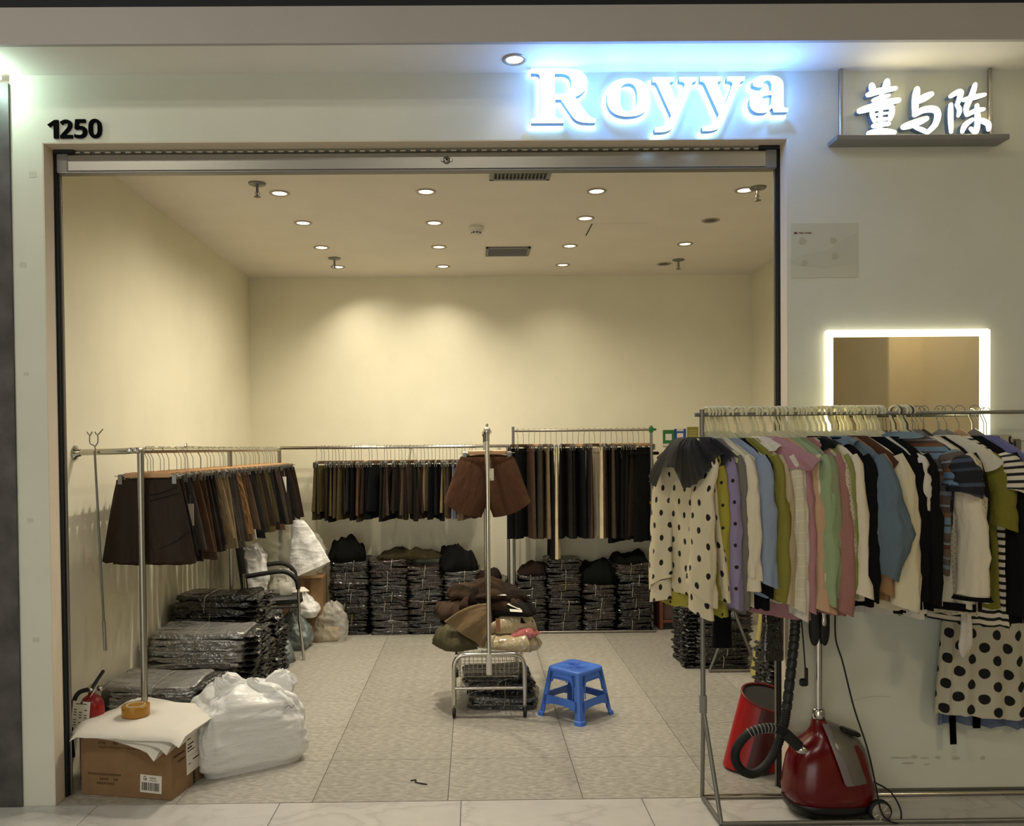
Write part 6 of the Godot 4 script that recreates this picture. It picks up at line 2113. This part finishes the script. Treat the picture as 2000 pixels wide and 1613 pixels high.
# ------------------------------------------------------------------ garment steamer
func steamer():
	var o = thing("garment_steamer", "red upright garment steamer with water tank standing under the front rack", "garment steamer", V(1.50, 0, 0.148))
	o.scale = Vector3.ONE * 1.03
	# centre line of the body's outline, seen from the front: height, left, right, half depth
	var prof = [[0.048, -0.165, 0.165, 0.105], [0.060, -0.183, 0.178, 0.12], [0.10, -0.188, 0.176, 0.128], [0.16, -0.180, 0.162, 0.124], [0.22, -0.168, 0.148, 0.116], [0.265, -0.148, 0.132, 0.10], [0.295, -0.118, 0.112, 0.085], [0.320, -0.088, 0.080, 0.065], [0.345, -0.074, 0.03, 0.045], [0.375, -0.070, -0.015, 0.028], [0.385, -0.068, -0.018, 0.026]]
	var rows := []
	for q in prof:
		var r := PackedVector3Array()
		for j in 44:
			var a := TAU * j / 44
			var hw: float = (q[2] - q[1]) * 0.5
			r.append(V((q[1] + q[2]) * 0.5 + signf(cos(a)) * pow(absf(cos(a)), 0.75) * hw, q[0], signf(sin(a)) * pow(absf(sin(a)), 0.75) * q[3]))
		rows.append(r)
	var s := begin()
	loft(s, rows, true, true, true)
	put("body", done(s), mats["steamer_red"], o)
	s = begin()
	rows = []
	for q in [[0.022, 0.92], [0.030, 0.97], [0.055, 1.012], [0.062, 1.0]]:
		var r := PackedVector3Array()
		for j in 44:
			var a := TAU * j / 44
			r.append(V(-0.003 + signf(cos(a)) * pow(absf(cos(a)), 0.75) * 0.182 * q[1], q[0] - 0.012 * cos(a) * 0, signf(sin(a)) * pow(absf(sin(a)), 0.75) * 0.122 * q[1]))
		rows.append(r)
	loft(s, rows, true, true, true)
	put("base_skirt", done(s), mats["black_plastic"], o)
	# water tank: smoky shell over the upper right, with a pale frame on its left edge
	var tank = mat("tank_plastic", Color(0.42, 0.40, 0.36, 0.88), 0.2)
	tank.transparency = BaseMaterial3D.TRANSPARENCY_ALPHA
	var tp = [[0.155, 0.016, 0.170, 0.131], [0.165, 0.006, 0.170, 0.132], [0.22, -0.010, 0.160, 0.125], [0.265, -0.022, 0.146, 0.110], [0.300, -0.030, 0.124, 0.094], [0.330, -0.036, 0.092, 0.076], [0.352, -0.040, 0.055, 0.056], [0.368, -0.042, 0.012, 0.038], [0.372, -0.042, -0.02, 0.03]]
	rows = []
	var fr := []
	for q in tp:
		var r := PackedVector3Array()
		var f := PackedVector3Array()
		for j in 32:
			var a := -PI / 2 + PI * j / 31.0
			r.append(V(q[1] + cos(a) * (q[2] - q[1]), q[0], sin(a) * q[3]))
		for j in 7:
			f.append(V(q[1] + (0.048 if q[0] < 0.30 else 0.028) * (j / 6.0) - 0.001, q[0], q[3] * (1.0 - 0.10 * pow(j / 6.0, 2.0)) + 0.0035))
		rows.append(r)
		fr.append(f)
	s = begin()
	loft(s, rows, false, false, false)
	put("water_tank", done(s), tank, o)
	s = begin()
	loft(s, fr, false)
	put("tank_frame", done(s), mat("tank_frame", Color(0.46, 0.44, 0.45), 0.35), o)
	s = begin()
	box(s, V(0.066, 0.345, 0.05), V(0.075, 0.018, 0.05), 0.006, Basis(V(0, 0, 1), -0.35))
	put("tank_handle", done(s), mats["black_plastic"], o)
	# telescopic pole, chrome collar, foam hanger pads at the top
	s = begin()
	lathe(s, [[0.020, 0.380], [0.026, 0.384], [0.027, 0.405], [0.024, 0.418], [0.022, 0.425], [0.0, 0.426]], 20, V(-0.043, 0, 0))
	put("pole_collar", done(s), mats["chrome"], o)
	put("pole", rod(V(-0.043, 0.42, 0), V(-0.043, 0.91, 0), 0.0155, 18), mats["chrome"], o)
	put("pole_upper", rod(V(-0.043, 0.90, 0), V(-0.043, 0.93, 0), 0.012, 14), mats["chrome"], o)
	for e in [-1, 1]:
		s = begin()
		rows = []
		for i in 17:
			var t := sin(PI / 2 * i / 16.0)
			var w := 0.0215 * sin(PI * clampf(0.5 + 0.5 * t, 0, 1)) if t > 0.55 else 0.0215
			w = 0.022 * (1.0 if t < 0.7 else sqrt(maxf(0.0, 1.0 - pow((t - 0.7) / 0.3, 2.0)))) + 0.0008
			rows.append(ring(18, 0.93 - 0.24 * t, 0.0, w, w * 0.55))
		loft(s, rows, true, true, true)
		put("foam_pad", done(s), mats["black_rubber"], o, V(-0.043 + e * 0.021 - 0.004, 0, 0.022), V(0, e * 0.3, 0))
	s = begin()
	lathe(s, [[0.004, 0.775], [0.010, 0.782], [0.011, 0.80], [0.008, 0.82], [0.012, 0.83], [0.011, 0.86], [0.006, 0.876], [0.0, 0.88]], 14, V(-0.040, 0, 0.046))
	put("nozzle_clip", done(s), mats["chrome"], o)
	# hose: connector, loop, then up to the steam head
	s = begin()
	lathe(s, [[0.019, 0.0], [0.021, 0.008], [0.021, 0.03], [0.017, 0.034]], 16, V(-0.118, 0.265, 0.05), Basis(V(0, 0, 1), 0.95))
	put("hose_joint", done(s), mats["chrome"], o)
	put("hose_cuff", rod(V(-0.145, 0.288, 0.05), V(-0.205, 0.345, 0.05), 0.0225, 16), mats["black_rubber"], o)
	var path = curve([V(-0.19, 0.335, 0.05), V(-0.225, 0.358, 0.055), V(-0.29, 0.366, 0.06), V(-0.36, 0.340, 0.06), V(-0.405, 0.27, 0.055), V(-0.39, 0.205, 0.05), V(-0.335, 0.175, 0.045), V(-0.275, 0.20, 0.03), V(-0.225, 0.265, 0.015), V(-0.19, 0.35, 0.005), V(-0.172, 0.45, 0.0), V(-0.155, 0.60, 0.0), V(-0.142, 0.72, 0.0), V(-0.137, 0.80, 0.0), V(-0.135, 0.90, 0.0)], 20)
	var rad := []
	for i in path.size():
		rad.append(0.0175 + (0.0022 if i % 2 == 0 else -0.0012))
	s = begin()
	tube(s, path, rad, 12)
	put("hose", done(s), mats["black_rubber"], o)
	var sleeve_m = mat("hose_mesh", Color(0.10, 0.10, 0.105), 0.45)
	for i in range(196, 274, 6):
		s = begin()
		tube(s, [path[i], path[i + 2], path[i + 4]], 0.0208, 10)
		put("hose_band", done(s), sleeve_m, o)
	for i in range(28, 60, 4):
		s = begin()
		tube(s, [path[i], path[i + 1]], 0.0206, 10)
		put("hose_band", done(s), mats["grey_plastic"], o)
	# wheels and casters
	for e in [-1, 1]:
		s = begin()
		lathe(s, [[0.0, -0.014], [0.038, -0.014], [0.046, -0.008], [0.046, 0.008], [0.038, 0.014], [0.0, 0.014]], 28, Vector3.ZERO, Basis(V(1, 0, 0), PI / 2))
		var w = put("wheel", done(s), mats["black_rubber"], o, V(0.155, 0.046, e * 0.112))
		s = begin()
		lathe(s, [[0.0, 0.021], [0.010, 0.021], [0.036, 0.017], [0.037, 0.013]], 28, Vector3.ZERO, Basis(V(1, 0, 0), PI / 2))
		put("hubcap", done(s), mat("hub_grey", Color(0.55, 0.53, 0.49), 0.4), w)
		s = begin()
		for k in 7:
			var b := Basis(V(0, 0, 1), TAU * k / 7.0)
			box(s, b * V(0.021, 0, 0.019), V(0.025, 0.004, 0.004), 0.001, b)
		put("spokes", done(s), mat("spoke_white", Color(0.74, 0.72, 0.68), 0.4), w)
		s = begin()
		lathe(s, [[0.0, -0.011], [0.022, -0.011], [0.026, -0.006], [0.026, 0.006], [0.022, 0.011], [0.0, 0.011]], 20, V(-0.10, 0.027, e * 0.075), Basis(V(1, 0, 0), PI / 2))
		put("front_caster", done(s), mats["black_rubber"], o)
	# cord with a dangling plug, and its loop at the floor
	s = begin()
	tube(s, curve([V(0.028, 0.86, 0.0), V(0.024, 0.72, 0.01), V(0.045, 0.62, 0.03), V(0.075, 0.45, 0.06), V(0.10, 0.30, 0.125), V(0.125, 0.16, 0.14), V(0.145, 0.06, 0.142), V(0.175, 0.022, 0.144), V(0.225, 0.008, 0.13), V(0.245, 0.045, 0.10), V(0.225, 0.10, 0.06), V(0.17, 0.13, 0.03)], 8), 0.0036, 7)
	put("power_cord", done(s), mats["black_rubber"], o)
	s = begin()
	tube(s, curve([V(-0.128, 0.83, 0.03), V(-0.120, 0.72, 0.035), V(-0.112, 0.60, 0.036)], 5), 0.003, 7)
	put("plug_cord", done(s), mats["black_rubber"], o)
	s = begin()
	box(s, V(-0.108, 0.575, 0.036), V(0.013, 0.06, 0.016), 0.004)
	box(s, V(-0.118, 0.545, 0.036), V(0.034, 0.032, 0.02), 0.006)
	put("plug", done(s), mats["black_plastic"], o)
